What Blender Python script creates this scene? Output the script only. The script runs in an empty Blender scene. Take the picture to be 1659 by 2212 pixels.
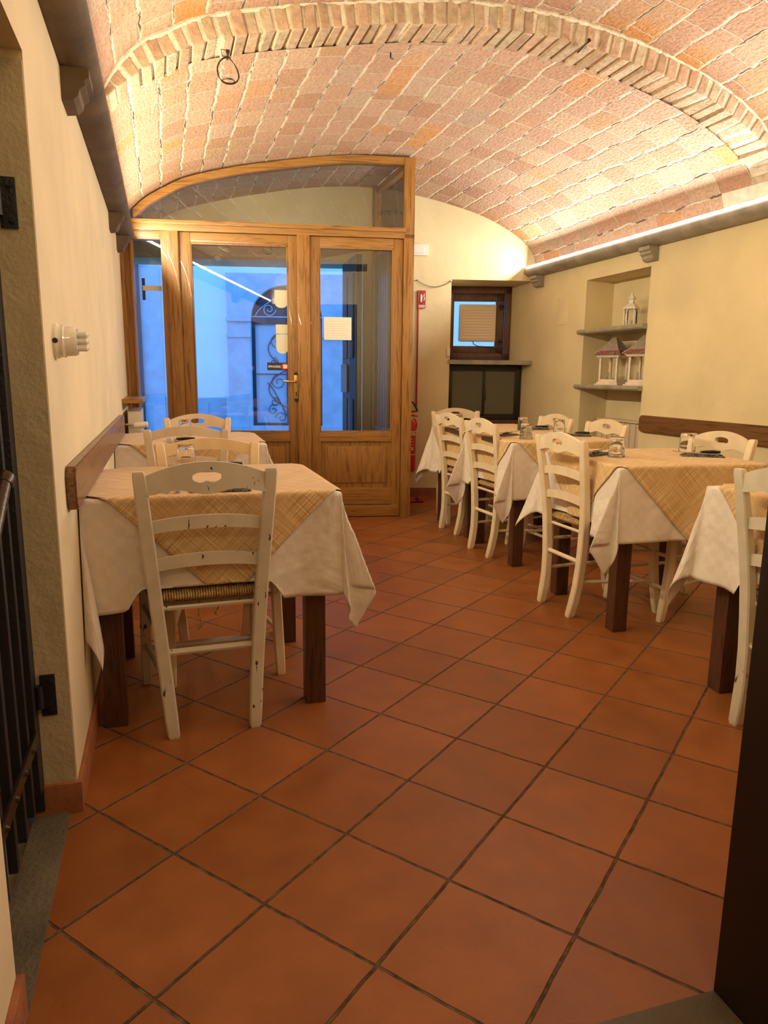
import bpy, bmesh, math, random
from mathutils import Vector, Matrix
random.seed(7)
PI = math.pi
C = bpy.context.scene.collection
R = math.radians

# ------------------------------------------------------------------ camera
FPX, AX, PITCH, ROLL, CAMH = 1548.4, R(17), -0.1877, 0.0105, 1.1518
yaw = PI/2 - AX
fwd = Vector((math.cos(yaw)*math.cos(PITCH), math.sin(yaw)*math.cos(PITCH), math.sin(PITCH)))
rt0 = Vector((math.sin(yaw), -math.cos(yaw), 0)); up0 = rt0.cross(fwd)
rt = rt0*math.cos(ROLL) + up0*math.sin(ROLL); up = up0*math.cos(ROLL) - rt0*math.sin(ROLL)
cd = bpy.data.cameras.new('camera'); cam = bpy.data.objects.new('camera', cd); C.objects.link(cam)
cd.sensor_width = 36; cd.sensor_fit = 'AUTO'; cd.lens = 36*FPX/2212; cd.clip_start = 0.02
m = Matrix((rt, up, -fwd)).transposed().to_4x4(); m.translation = Vector((0, 0, CAMH)); cam.matrix_world = m
bpy.context.scene.camera = cam

# ------------------------------------------------------------------ world, exposure, lamps
w = bpy.data.worlds.new('world'); bpy.context.scene.world = w; w.use_nodes = True
bg = w.node_tree.nodes['Background']; bg.inputs[0].default_value = (0.10, 0.36, 1.0, 1); bg.inputs[1].default_value = 3.1
vs = bpy.context.scene.view_settings
vs.view_transform = 'Standard'; vs.look = 'None'; vs.gamma = 1; vs.exposure = 0.25; vs.use_curve_mapping = False
try: bpy.context.scene.cycles.use_denoising = True
except Exception: pass

def area(name, loc, aim, sx, sy, power, col, spread=180):
    l = bpy.data.lights.new(name, 'AREA'); l.shape = 'RECTANGLE'; l.size = sx; l.size_y = sy
    l.energy = power; l.color = col; l.spread = R(spread)
    o = bpy.data.objects.new(name, l); C.objects.link(o); o.location = loc
    o.rotation_euler = Vector(aim).to_track_quat('-Z', 'Y').to_euler()
    return o
def strip_light(name, x, y0, y1, z, ax, power, col):
    l = bpy.data.lights.new(name, 'AREA'); l.shape = 'RECTANGLE'; l.size = y1-y0; l.size_y = 0.014
    l.energy = power; l.color = col; l.spread = R(180)
    o = bpy.data.objects.new(name, l); C.objects.link(o)
    zc = -Vector(ax).normalized(); xc = Vector((0, 1, 0)); yc = zc.cross(xc)
    mm = Matrix((xc, yc, zc)).transposed().to_4x4(); mm.translation = Vector((x, (y0+y1)/2, z)); o.matrix_world = mm
strip_light('led_light_right', 3.281, 1.0, 6.19, 2.172, (-1.0, 0, 0.08), 92, (1.0, 0.955, 0.85))
strip_light('led_light_left', -0.176, 1.0, 5.78, 2.190, (1.0, 0, 0.06), 74, (1.0, 0.87, 0.57))
area('passage_fill_lamp', (0.35, -0.4, 2.58), (0, 0.3, -1), 0.5, 0.5, 11, (1.0, 0.78, 0.52))  # unseen lamp behind the camera, added to warm and brighten the foreground

# ------------------------------------------------------------------ materials
def mat(name, col=(0.8, 0.8, 0.8), rough=0.6, metal=0.0, var=0.0, vscale=6, bump=0.0, bscale=60, spec=0.5, coat=0.0):
    m = bpy.data.materials.new(name); m.use_nodes = True; nt = m.node_tree; b = nt.nodes['Principled BSDF']
    b.inputs['Base Color'].default_value = (*col, 1); b.inputs['Roughness'].default_value = rough
    b.inputs['Metallic'].default_value = metal; b.inputs['Specular IOR Level'].default_value = spec
    b.inputs['Coat Weight'].default_value = coat
    if var or bump:
        tc = nt.nodes.new('ShaderNodeTexCoord')
    if var:
        n = nt.nodes.new('ShaderNodeTexNoise'); n.inputs['Scale'].default_value = vscale; n.inputs['Detail'].default_value = 5
        nt.links.new(tc.outputs['Object'], n.inputs['Vector'])
        r = nt.nodes.new('ShaderNodeValToRGB'); r.color_ramp.elements[0].position = 0.3; r.color_ramp.elements[1].position = 0.7
        r.color_ramp.elements[0].color = (*[c*(1-var) for c in col], 1); r.color_ramp.elements[1].color = (*[min(1, c*(1+var)) for c in col], 1)
        nt.links.new(n.outputs['Fac'], r.inputs[0]); nt.links.new(r.outputs[0], b.inputs['Base Color'])
    if bump:
        n2 = nt.nodes.new('ShaderNodeTexNoise'); n2.inputs['Scale'].default_value = bscale; n2.inputs['Detail'].default_value = 6
        nt.links.new(tc.outputs['Object'], n2.inputs['Vector'])
        bp = nt.nodes.new('ShaderNodeBump'); bp.inputs['Strength'].default_value = bump; bp.inputs['Distance'].default_value = 0.01
        nt.links.new(n2.outputs['Fac'], bp.inputs['Height']); nt.links.new(bp.outputs[0], b.inputs['Normal'])
    return m
class NT:
    """small helper to write node graphs"""
    def __init__(s, m): s.nt = m.node_tree; s.b = s.nt.nodes['Principled BSDF']
    def n(s, t, **kw):
        x = s.nt.nodes.new(t)
        for k, v in kw.items(): setattr(x, k, v)
        return x
    def l(s, a, b): s.nt.links.new(a, b)
    def m(s, op, a, b=None, c=None):
        x = s.n('ShaderNodeMath', operation=op)
        for i, v in enumerate((a, b, c)):
            if v is None: continue
            if hasattr(v, 'default_value'): s.l(v, x.inputs[i])
            else: x.inputs[i].default_value = v
        return x.outputs[0]
    def ramp(s, f, stops, interp='LINEAR'):
        r = s.n('ShaderNodeValToRGB'); cr = r.color_ramp; cr.interpolation = interp
        while len(cr.elements) < len(stops): cr.elements.new(0.5)
        for e, (p, c) in zip(cr.elements, stops): e.position = p; e.color = (*c, 1) if len(c) == 3 else c
        s.l(f, r.inputs[0]); return r.outputs[0]
    def mix(s, f, a, b, mode='MIX'):
        x = s.n('ShaderNodeMix', data_type='RGBA', blend_type=mode)
        if hasattr(f, 'default_value'): s.l(f, x.inputs[0])
        else: x.inputs[0].default_value = f
        for i, v in ((6, a), (7, b)):
            if hasattr(v, 'default_value'): s.l(v, x.inputs[i])
            else: x.inputs[i].default_value = (*v, 1)
        return x.outputs[2]
    def noise(s, vec, scale, detail=4, dist=0.0):
        x = s.n('ShaderNodeTexNoise'); x.inputs['Scale'].default_value = scale; x.inputs['Detail'].default_value = detail
        x.inputs['Distortion'].default_value = dist
        s.l(vec, x.inputs['Vector']); return x
    def bump(s, h, strength, dist=0.01, normal=None):
        x = s.n('ShaderNodeBump'); x.inputs['Strength'].default_value = strength; x.inputs['Distance'].default_value = dist
        s.l(h, x.inputs['Height'])
        if normal: s.l(normal, x.inputs['Normal'])
        return x.outputs[0]
def sxyz(g, v):
    x = g.n('ShaderNodeSeparateXYZ'); g.l(v, x.inputs[0]); return x.outputs
def cxyz(g, a, b, c=0.0):
    x = g.n('ShaderNodeCombineXYZ')
    for i, v in enumerate((a, b, c)):
        if hasattr(v, 'default_value'): g.l(v, x.inputs[i])
        else: x.inputs[i].default_value = v
    return x.outputs[0]

# plaster
def plaster(name, col, bs=0.35):
    m = mat(name, col, 0.85); g = NT(m); tc = g.n('ShaderNodeTexCoord'); o = tc.outputs['Object']
    n1 = g.noise(o, 2.2, 6); n2 = g.noise(o, 90, 3); n3 = g.noise(o, 9, 4)
    c = g.ramp(n1.outputs[0], [(0.3, tuple(x*0.9 for x in col)), (0.65, tuple(min(1, x*1.06) for x in col))])
    g.l(c, g.b.inputs['Base Color'])
    nb = g.bump(n2.outputs[0], bs*0.5, 0.004); nb = g.bump(n3.outputs[0], bs, 0.012, nb); g.l(nb, g.b.inputs['Normal'])
    return m
M = {}
M['plaster'] = plaster('cream plaster', (0.72, 0.60, 0.36))
M['plaster_left'] = plaster('warm plaster', (0.70, 0.56, 0.345))
M['reveal'] = plaster('rough reveal plaster', (0.56, 0.47, 0.30), 0.8)

# floor tiles on the diagonal
def floor_mat():
    m = mat('terracotta tile', (0.4, 0.1, 0.03), 0.45); g = NT(m); tc = g.n('ShaderNodeTexCoord')
    x, y, _ = sxyz(g, tc.outputs['Object'])
    a = R(50.717); T = 0.30; ca, sa = math.cos(a)/T, math.sin(a)/T
    u = g.m('ADD', g.m('SUBTRACT', g.m('MULTIPLY', x, ca), g.m('MULTIPLY', y, sa)), 3.2937+50)
    v = g.m('ADD', g.m('ADD', g.m('MULTIPLY', x, sa), g.m('MULTIPLY', y, ca)), -2.3996+50)
    wob = g.noise(tc.outputs['Object'], 14, 4)
    wv = g.m('MULTIPLY', g.m('SUBTRACT', wob.outputs[0], 0.5), 0.022)
    def edge(t):
        f = g.m('FRACT', g.m('ADD', g.m('ADD', t, 0.5), wv))
        return g.m('ABSOLUTE', g.m('SUBTRACT', f, 0.5))
    e = g.m('MINIMUM', edge(u), edge(v))
    grout = g.ramp(e, [(0.0, (1, 1, 1)), (0.008, (1, 1, 1)), (0.0155, (0, 0, 0))])
    cell = cxyz(g, g.m('FLOOR', u), g.m('FLOOR', v))
    wn = g.n('ShaderNodeTexWhiteNoise', noise_dimensions='2D'); g.l(cell, wn.inputs['Vector'])
    base = g.ramp(wn.outputs['Value'], [(0.0, (0.265, 0.083, 0.016)), (0.5, (0.31, 0.099, 0.021)), (1.0, (0.335, 0.109, 0.026))])
    n1 = g.noise(tc.outputs['Object'], 7, 6); n2 = g.noise(tc.outputs['Object'], 260, 2)
    cl = g.ramp(n1.outputs[0], [(0.3, (0.82, 0.8, 0.78)), (0.7, (1.1, 1.12, 1.15))])
    base = g.mix(1.0, base, cl, 'MULTIPLY')
    sp = g.ramp(n2.outputs[0], [(0.27, (0.5, 0.4, 0.35)), (0.36, (1, 1, 1))])
    base = g.mix(0.6, base, sp, 'MULTIPLY')
    n3 = g.noise(tc.outputs['Object'], 40, 4)
    gc = g.ramp(n3.outputs[0], [(0.35, (0.045, 0.028, 0.012)), (0.7, (0.17, 0.11, 0.055))])
    g.l(g.mix(grout, base, gc), g.b.inputs['Base Color'])
    g.l(g.m('ADD', g.m('MULTIPLY', grout, 0.4), g.m('ADD', g.m('MULTIPLY', n1.outputs[0], 0.22), 0.34)), g.b.inputs['Roughness'])
    h = g.m('SUBTRACT', 1.0, grout)
    nb = g.bump(n2.outputs[0], 0.25, 0.0015); nb = g.bump(h, 0.9, 0.004, nb)
    n4 = g.noise(tc.outputs['Object'], 3.0, 2); nb = g.bump(n4.outputs[0], 0.12, 0.03, nb)
    g.l(nb, g.b.inputs['Normal']); g.b.inputs['Specular IOR Level'].default_value = 0.45
    return m
M['floor'] = floor_mat()

# brick vault: uv in metres, u across the vault, v along the room
def vault_mat():
    m = mat('vault brick', (0.6, 0.4, 0.3), 0.9); g = NT(m); uv = g.n('ShaderNodeUVMap', uv_map='arc').outputs[0]
    d1 = g.noise(uv, 5, 4); d2 = g.noise(uv, 33, 5)
    u0, v0, _ = sxyz(g, uv)
    s1 = sxyz(g, d1.outputs['Color']); s2 = sxyz(g, d2.outputs['Color'])
    u = g.m('ADD', u0, g.m('ADD', g.m('MULTIPLY', g.m('SUBTRACT', s1[0], .5), .045), g.m('MULTIPLY', g.m('SUBTRACT', s2[0], .5), .022)))
    v = g.m('ADD', v0, g.m('ADD', g.m('MULTIPLY', g.m('SUBTRACT', s1[1], .5), .05), g.m('MULTIPLY', g.m('SUBTRACT', s2[1], .5), .022)))
    ur = g.m('DIVIDE', u, 0.158); row = g.m('FLOOR', ur)
    rn = g.n('ShaderNodeTexWhiteNoise', noise_dimensions='1D'); g.l(row, rn.inputs['W'])
    vr = g.m('ADD', g.m('DIVIDE', v, 0.262), g.m('ADD', g.m('MULTIPLY', row, 0.5), g.m('MULTIPLY', rn.outputs['Value'], 0.3)))
    col = g.m('FLOOR', vr)
    eu = g.m('MULTIPLY', g.m('SUBTRACT', 0.5, g.m('ABSOLUTE', g.m('SUBTRACT', g.m('FRACT', ur), 0.5))), 0.158)
    ev = g.m('MULTIPLY', g.m('SUBTRACT', 0.5, g.m('ABSOLUTE', g.m('SUBTRACT', g.m('FRACT', vr), 0.5))), 0.262)
    e = g.m('MINIMUM', g.m('MULTIPLY', eu, 0.85), g.m('MULTIPLY', ev, 1.6))
    mort = g.ramp(e, [(0.0, (1, 1, 1)), (0.0035, (1, 1, 1)), (0.0085, (0, 0, 0))])
    cell = cxyz(g, row, col)
    wn = g.n('ShaderNodeTexWhiteNoise', noise_dimensions='2D'); g.l(cell, wn.inputs['Vector'])
    base = g.ramp(wn.outputs['Value'], [(0.0, (0.43, 0.245, 0.158)), (0.2, (0.48, 0.285, 0.19)), (0.42, (0.51, 0.32, 0.225)), (0.62, (0.49, 0.30, 0.215)),
                                        (0.76, (0.53, 0.36, 0.245)), (0.9, (0.45, 0.32, 0.24)), (1.0, (0.48, 0.27, 0.14))])
    # a few stained rows
    stain = g.noise(cxyz(g, g.m('MULTIPLY', row, 0.37), g.m('MULTIPLY', v, 0.55)), 2.3, 2)
    st = g.ramp(stain.outputs[0], [(0.60, (0, 0, 0)), (0.68, (1, 1, 1))])
    base = g.mix(g.m('MULTIPLY', st, 0.8), base, (0.60, 0.27, 0.07))
    streak = g.noise(cxyz(g, g.m('MULTIPLY', u0, 110), g.m('MULTIPLY', v0, 9)), 1.0, 4)
    sc = g.ramp(streak.outputs[0], [(0.35, (0.86, 0.84, 0.82)), (0.65, (1.08, 1.08, 1.08))])
    base = g.mix(0.8, base, sc, 'MULTIPLY')
    n2 = g.noise(uv, 55, 6); ncl = g.ramp(n2.outputs[0], [(0.34, (0.76, 0.72, 0.67)), (0.5, (1.0, 1.0, 1.0)), (0.7, (1.14, 1.13, 1.12))])
    base = g.mix(0.8, base, ncl, 'MULTIPLY')
    # crevices inside the mortar
    cr = g.noise(cxyz(g, g.m('MULTIPLY', u0, 3), g.m('MULTIPLY', v0, 1.2)), 4.5, 5)
    crm = g.ramp(cr.outputs[0], [(0.50, (0, 0, 0)), (0.60, (1, 1, 1))])
    core = g.ramp(eu, [(0.0, (1, 1, 1)), (0.0028, (1, 1, 1)), (0.005, (0, 0, 0))])
    dark = g.m('MULTIPLY', core, crm)
    mc = g.mix(dark, (0.72, 0.61, 0.47), (0.14, 0.08, 0.05))
    g.l(g.mix(mort, base, mc), g.b.inputs['Base Color'])
    h = g.m('SUBTRACT', g.m('ADD', g.m('MULTIPLY', mort, 0.55), g.m('MULTIPLY', wn.outputs['Value'], 0.5)), g.m('MULTIPLY', dark, 1.9))
    nb = g.bump(n2.outputs[0], 0.9, 0.009); nb = g.bump(streak.outputs[0], 0.35, 0.005, nb); nb = g.bump(h, 1.0, 0.013, nb)
    g.l(nb, g.b.inputs['Normal']); return m
M['vault'] = vault_mat()
def island_mat(name, stops, rough=0.9, bump=0.8, bs=70):
    m = mat(name, (0.5, 0.4, 0.3), rough); g = NT(m); tc = g.n('ShaderNodeTexCoord'); ge = g.n('ShaderNodeNewGeometry')
    c = g.ramp(ge.outputs['Random Per Island'], stops)
    n = g.noise(tc.outputs['Object'], 28, 6); cl = g.ramp(n.outputs[0], [(0.3, (0.72, 0.68, 0.62)), (0.65, (1.1, 1.1, 1.1))])
    g.l(g.mix(0.8, c, cl, 'MULTIPLY'), g.b.inputs['Base Color'])
    n2 = g.noise(tc.outputs['Object'], bs, 6); g.l(g.bump(n2.outputs[0], bump, 0.008), g.b.inputs['Normal']); return m
M['rib'] = island_mat('arch brick', [(0, (0.38, 0.24, 0.15)), (0.3, (0.47, 0.34, 0.22)), (0.6, (0.50, 0.31, 0.21)), (0.8, (0.44, 0.34, 0.23)), (1, (0.56, 0.45, 0.31))])
M['mortar'] = mat('lime mortar', (0.72, 0.62, 0.48), 0.95, var=0.15, vscale=20, bump=1.0, bscale=70)
M['stone'] = mat('grey stone', (0.30, 0.265, 0.215), 0.5, var=0.25, vscale=9, bump=0.25, bscale=50)
M['stone_shaded'] = mat('dark brown shaded stone', (0.125, 0.082, 0.042), 0.7, var=0.3, vscale=7, bump=0.2, bscale=40)  # ledge stone darkened, the left side's shade put into its colour
M['stone_pale'] = mat('pale grey stone', (0.30, 0.27, 0.20), 0.55, var=0.2, vscale=9, bump=0.25, bscale=50)
M['threshold'] = mat('threshold stone', (0.13, 0.105, 0.065), 0.7, var=0.3, vscale=5, bump=0.5, bscale=90)
M['skirting'] = mat('terracotta skirting', (0.33, 0.115, 0.045), 0.55, var=0.2, vscale=12, bump=0.3, bscale=60)

def wood(name, c1, c2, scale=(1, 1, 1), rough=0.4, coat=0.15, freq=9):
    m = mat(name, c1, rough, coat=coat); g = NT(m); tc = g.n('ShaderNodeTexCoord')
    mp = g.n('ShaderNodeMapping'); g.l(tc.outputs['Object'], mp.inputs[0]); mp.inputs['Scale'].default_value = scale
    n0 = g.noise(mp.outputs[0], 2.0, 3)
    v = g.n('ShaderNodeVectorMath', operation='ADD'); g.l(mp.outputs[0], v.inputs[0])
    sc = g.n('ShaderNodeVectorMath', operation='SCALE'); g.l(n0.outputs['Color'], sc.inputs[0]); sc.inputs['Scale'].default_value = 0.35
    g.l(sc.outputs[0], v.inputs[1])
    wv = g.noise(v.outputs[0], freq, 6, 0.6)
    c = g.ramp(wv.outputs[0], [(0.34, c2), (0.46, c1), (0.56, tuple(x*1.1 for x in c1)), (0.68, c2)])
    g.l(c, g.b.inputs['Base Color']); g.l(g.bump(wv.outputs[0], 0.08, 0.003), g.b.inputs['Normal']); return m
M['wood_v'] = wood('golden wood upright grain', (0.30, 0.138, 0.029), (0.17, 0.070, 0.013), (7, 7, 0.38))
M['wood_h'] = wood('golden wood level grain', (0.31, 0.145, 0.030), (0.18, 0.076, 0.014), (0.38, 7, 7))
M['wood_dark'] = wood('dark brown wood', (0.10, 0.030, 0.009), (0.045, 0.013, 0.004), (6, 6, 0.5), 0.45)
M['wood_board'] = wood('walnut board', (0.17, 0.075, 0.026), (0.08, 0.030, 0.010), (5, 0.4, 7), 0.35)
M['wood_leg'] = wood('table leg wood', (0.080, 0.030, 0.012), (0.038, 0.014, 0.006), (8, 8, 0.6), 0.4)
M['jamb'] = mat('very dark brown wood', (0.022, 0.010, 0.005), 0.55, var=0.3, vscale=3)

def paint(name, col, chip=0.72):
    m = mat(name, col, 0.42); g = NT(m); tc = g.n('ShaderNodeTexCoord'); o = tc.outputs['Object']
    n1 = g.noise(o, 13, 4); c = g.ramp(n1.outputs[0], [(0.3, tuple(x*0.9 for x in col)), (0.7, tuple(min(1, x*1.05) for x in col))])
    mp = g.n('ShaderNodeMapping'); g.l(o, mp.inputs[0]); mp.inputs['Scale'].default_value = (1, 1, 0.35)
    n2 = g.noise(mp.outputs[0], 62, 3); big = g.noise(o, 5.5, 2)
    f = g.m('MULTIPLY', g.ramp(n2.outputs[0], [(chip-0.02, (0, 0, 0)), (chip, (1, 1, 1))]), g.ramp(big.outputs[0], [(0.5, (0, 0, 0)), (0.55, (1, 1, 1))]))
    g.l(g.mix(f, c, (0.05, 0.02, 0.012)), g.b.inputs['Base Color'])
    g.l(g.bump(n1.outputs[0], 0.08, 0.003), g.b.inputs['Normal']); return m
M['chair_white'] = paint('chipped white chair paint', (0.62, 0.55, 0.43), 0.665)
M['chair_cream'] = paint('cream chair paint', (0.76, 0.62, 0.43), 0.80)
M['chair_beech'] = paint('pale varnished beech', (0.80, 0.60, 0.34), 0.9)
def rush_mat():
    m = mat('woven rush', (0.45, 0.27, 0.09), 0.75); g = NT(m); tc = g.n('ShaderNodeTexCoord')
    x, y, z = sxyz(g, tc.outputs['Object'])
    ax = g.m('ABSOLUTE', x); ay = g.m('ABSOLUTE', y)
    k = g.m('GREATER_THAN', ax, ay)
    t = g.m('ADD', g.m('MULTIPLY', k, y), g.m('MULTIPLY', g.m('SUBTRACT', 1.0, k), x))
    s = g.m('SINE', g.m('MULTIPLY', t, 760))
    n = g.noise(tc.outputs['Object'], 60, 3)
    f = g.m('ADD', g.m('MULTIPLY', s, 0.25), n.outputs[0])
    g.l(g.ramp(f, [(0.25, (0.13, 0.065, 0.018)), (0.5, (0.42, 0.25, 0.085)), (0.8, (0.60, 0.40, 0.16))]), g.b.inputs['Base Color'])
    g.l(g.bump(f, 0.9, 0.004), g.b.inputs['Normal']); return m
M['rush'] = rush_mat()

def cloth_mat(name, kind):
    m = mat(name, (0.8, 0.7, 0.6), 0.85); g = NT(m); uv = g.n('ShaderNodeUVMap', uv_map='cloth').outputs[0]
    u, v, _ = sxyz(g, uv)
    n = g.noise(uv, 9, 4)
    if kind == 'damask':
        a = g.m('FLOOR', g.m('DIVIDE', u, 0.031)); b = g.m('FLOOR', g.m('DIVIDE', v, 0.031))
        wn = g.n('ShaderNodeTexWhiteNoise', noise_dimensions='2D'); g.l(cxyz(g, a, b), wn.inputs['Vector'])
        ch = g.m('ABSOLUTE', g.m('SUBTRACT', g.m('MODULO', g.m('ADD', g.m('ADD', a, b), 200), 2.0), 0.0))
        blk = g.noise(uv, 5, 2)
        f = g.m('MULTIPLY', ch, g.ramp(blk.outputs[0], [(0.35, (0.25, 0.25, 0.25)), (0.6, (1, 1, 1))]))
        c = g.mix(f, (0.74, 0.65, 0.56), (0.705, 0.61, 0.515))
        g.l(c, g.b.inputs['Base Color'])
        n5 = g.noise(uv, 3.5, 3, 0.8); nbb = g.bump(n5.outputs[0], 0.5, 0.07); g.l(g.bump(n.outputs[0], 0.2, 0.02, nbb), g.b.inputs['Normal'])
    else:
        tu = g.noise(cxyz(g, g.m('MULTIPLY', u, 430), g.m('MULTIPLY', v, 5)), 1.0, 2)
        tv = g.noise(cxyz(g, g.m('MULTIPLY', u, 5), g.m('MULTIPLY', v, 430)), 1.0, 2)
        f = g.m('ADD', g.m('MULTIPLY', tu.outputs[0], 0.5), g.m('MULTIPLY', tv.outputs[0], 0.5))
        c = g.ramp(f, [(0.38, (0.46, 0.275, 0.105)), (0.5, (0.62, 0.405, 0.175)), (0.62, (0.86, 0.67, 0.40))])
        g.l(c, g.b.inputs['Base Color'])
        nb = g.bump(f, 0.3, 0.002); g.l(g.bump(n.outputs[0], 0.2, 0.015, nb), g.b.inputs['Normal'])
    g.b.inputs['Sheen Weight'].default_value = 0.15
    return m
M['damask'] = cloth_mat('white damask cloth', 'damask'); M['straw'] = cloth_mat('straw coloured weave cloth', 'straw')
def napkin_mat():
    m = mat('patterned dark napkin', (0.05, 0.05, 0.06), 0.8); g = NT(m); tc = g.n('ShaderNodeTexCoord')
    n = g.noise(tc.outputs['Object'], 55, 2, 1.5)
    g.l(g.ramp(n.outputs[0], [(0.42, (0.02, 0.022, 0.03)), (0.52, (0.30, 0.28, 0.25)), (0.6, (0.04, 0.04, 0.05))]), g.b.inputs['Base Color']); return m
M['napkin'] = napkin_mat()
M['steel'] = mat('cutlery steel', (0.55, 0.52, 0.48), 0.22, 1.0)
M['black_plastic'] = mat('black plastic', (0.008, 0.008, 0.008), 0.35)
M['white_plastic'] = mat('white plastic', (0.75, 0.72, 0.64), 0.4)
M['fan_plastic'] = mat('aged cream plastic', (0.82, 0.68, 0.52), 0.45)
M['porcelain'] = mat('white porcelain', (0.78, 0.72, 0.62), 0.12, coat=0.6)
M['iron'] = mat('black iron', (0.012, 0.011, 0.012), 0.5, 0.0, bump=0.3, bscale=80)
M['iron_brown'] = mat('worn brown iron', (0.055, 0.035, 0.022), 0.35, 0.7, bump=0.15, bscale=70)
M['brass'] = mat('aged brass', (0.55, 0.36, 0.13), 0.3, 1.0, var=0.2, vscale=30)
M['bronze'] = mat('dark bronze cap', (0.06, 0.04, 0.02), 0.4, 0.8)
M['red'] = mat('red enamel', (0.50, 0.015, 0.012), 0.3)
M['red_dull'] = mat('red sign plastic', (0.38, 0.02, 0.02), 0.5)
M['white'] = mat('white print', (0.75, 0.72, 0.66), 0.6)
M['paper'] = mat('notice paper', (0.78, 0.68, 0.56), 0.8)
M['sticker'] = mat('pale back of sticker', (0.62, 0.58, 0.42), 0.6)
M['sign_black'] = mat('black sign', (0.02, 0.02, 0.025), 0.5)
M['text_grey'] = mat('grey print', (0.45, 0.36, 0.28), 0.8)
M['rad_white'] = mat('cream radiator enamel', (0.66, 0.54, 0.40), 0.35)
M['lantern_white'] = mat('whitewashed wood', (0.72, 0.62, 0.52), 0.7, var=0.1, vscale=30)
M['metal_white'] = mat('white lacquered metal', (0.78, 0.72, 0.64), 0.4)
M['roof_twig'] = island_mat('twig roof', [(0, (0.30, 0.10, 0.07)), (0.4, (0.48, 0.36, 0.28)), (1, (0.58, 0.50, 0.42))], 0.9, 0.5)
M['roof_red'] = mat('red ribbon roof band', (0.26, 0.10, 0.08), 0.9, var=0.4, vscale=60, bump=0.5, bscale=200)
M['roof_grey'] = mat('grey twig weave', (0.42, 0.34, 0.29), 0.9, var=0.35, vscale=90, bump=0.8, bscale=250)
M['wax'] = mat('white wax', (0.7, 0.66, 0.55), 0.5)
M['frost'] = mat('frosted pane', (0.105, 0.10, 0.07), 0.3)
M['cab_frame'] = mat('dark brown aluminium', (0.016, 0.012, 0.009), 0.35, 0.3)
M['facade'] = mat('street plaster', (0.80, 0.76, 0.66), 0.9, var=0.05, vscale=2)
M['facade_low'] = mat('street grey plinth', (0.36, 0.42, 0.48), 0.9, var=0.1, vscale=3)
M['facade_stone'] = mat('street grey stone', (0.42, 0.47, 0.52), 0.9, var=0.12, vscale=6, bump=0.4, bscale=30)
M['street_door'] = mat('grey street door', (0.38, 0.46, 0.54), 0.6, var=0.06, vscale=4)
M['street_dark'] = mat('dark street metal', (0.02, 0.03, 0.05), 0.5)
M['shutter'] = wood('weathered door wood', (0.07, 0.06, 0.055), (0.03, 0.025, 0.022), (6, 6, 0.5), 0.6, 0)
M['shutter_warm'] = wood('brown side boarding', (0.15, 0.075, 0.03), (0.07, 0.03, 0.012), (6, 6, 0.5), 0.4)
M['cobble'] = mat('street paving', (0.3, 0.3, 0.3), 0.9, var=0.2, vscale=8)
def glass_mat(name, tint=(1, 1, 1), ior=1.5):
    m = bpy.data.materials.new(name); m.use_nodes = True; nt = m.node_tree; nt.nodes.clear()
    o = nt.nodes.new('ShaderNodeOutputMaterial'); mx = nt.nodes.new('ShaderNodeMixShader')
    t = nt.nodes.new('ShaderNodeBsdfTransparent'); t.inputs[0].default_value = (*tint, 1)
    gl = nt.nodes.new('ShaderNodeBsdfGlossy'); gl.inputs['Roughness'].default_value = 0.0; gl.inputs[0].default_value = (1, 1, 1, 1)
    fr = nt.nodes.new('ShaderNodeFresnel'); fr.inputs[0].default_value = ior
    nt.links.new(fr.outputs[0], mx.inputs[0]); nt.links.new(t.outputs[0], mx.inputs[1]); nt.links.new(gl.outputs[0], mx.inputs[2])
    nt.links.new(mx.outputs[0], o.inputs[0]); return m
M['pane'] = glass_mat('window glass', (0.965, 0.985, 0.985), 1.7)
gm = mat('drinking glass', (1, 1, 1), 0.0); gm.node_tree.nodes['Principled BSDF'].inputs['Transmission Weight'].default_value = 1.0
gm.node_tree.nodes['Principled BSDF'].inputs['IOR'].default_value = 1.45; M['glass'] = gm
em = bpy.data.materials.new('led strip glow'); em.use_nodes = True; nt = em.node_tree; nt.nodes.clear()
_o = nt.nodes.new('ShaderNodeOutputMaterial'); _e = nt.nodes.new('ShaderNodeEmission'); _e.inputs[0].default_value = (1, .95, .88, 1); _e.inputs[1].default_value = 6
nt.links.new(_e.outputs[0], _o.inputs[0]); M['led'] = em

# ------------------------------------------------------------------ mesh helpers
def BM(): return bmesh.new()
def obj(name, bm, m, parent=None, smooth=True, loc=None, rot=None, angle=35):
    me = bpy.data.meshes.new(name); bmesh.ops.recalc_face_normals(bm, faces=bm.faces) if len(bm.faces) else None
    bm.to_mesh(me); bm.free()
    for mm in (m if isinstance(m, (list, tuple)) else [m]): me.materials.append(mm)
    if smooth and len(me.polygons):
        me.polygons.foreach_set('use_smooth', [True]*len(me.polygons)); me.set_sharp_from_angle(angle=R(angle))
    o = bpy.data.objects.new(name, me); C.objects.link(o)
    if parent: o.parent = parent
    if loc: o.location = loc
    if rot: o.rotation_euler = rot
    return o
def tag(o, label, cat, group=None, kind=None):
    if label: o['label'] = label
    if cat: o['category'] = cat
    if group: o['group'] = group
    if kind: o['kind'] = kind
    return o
def thing(name, label, cat, loc=(0, 0, 0), rz=0, group=None, kind=None):
    o = bpy.data.objects.new(name, None); C.objects.link(o); o.empty_display_size = 0.05
    o.location = loc; o.rotation_euler = (0, 0, rz); return tag(o, label, cat, group, kind)
def struct(name, bm, m, label=None, cat=None, parent=None, **kw):
    o = obj(name, bm, m, parent, **kw)
    if not parent: tag(o, label, cat, kind='structure')
    return o
def copy_tree(o, parent=None, mats=None):
    c = o.copy(); C.objects.link(c); c.parent = parent
    for ch in list(o.children): copy_tree(ch, c)
    return c
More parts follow.
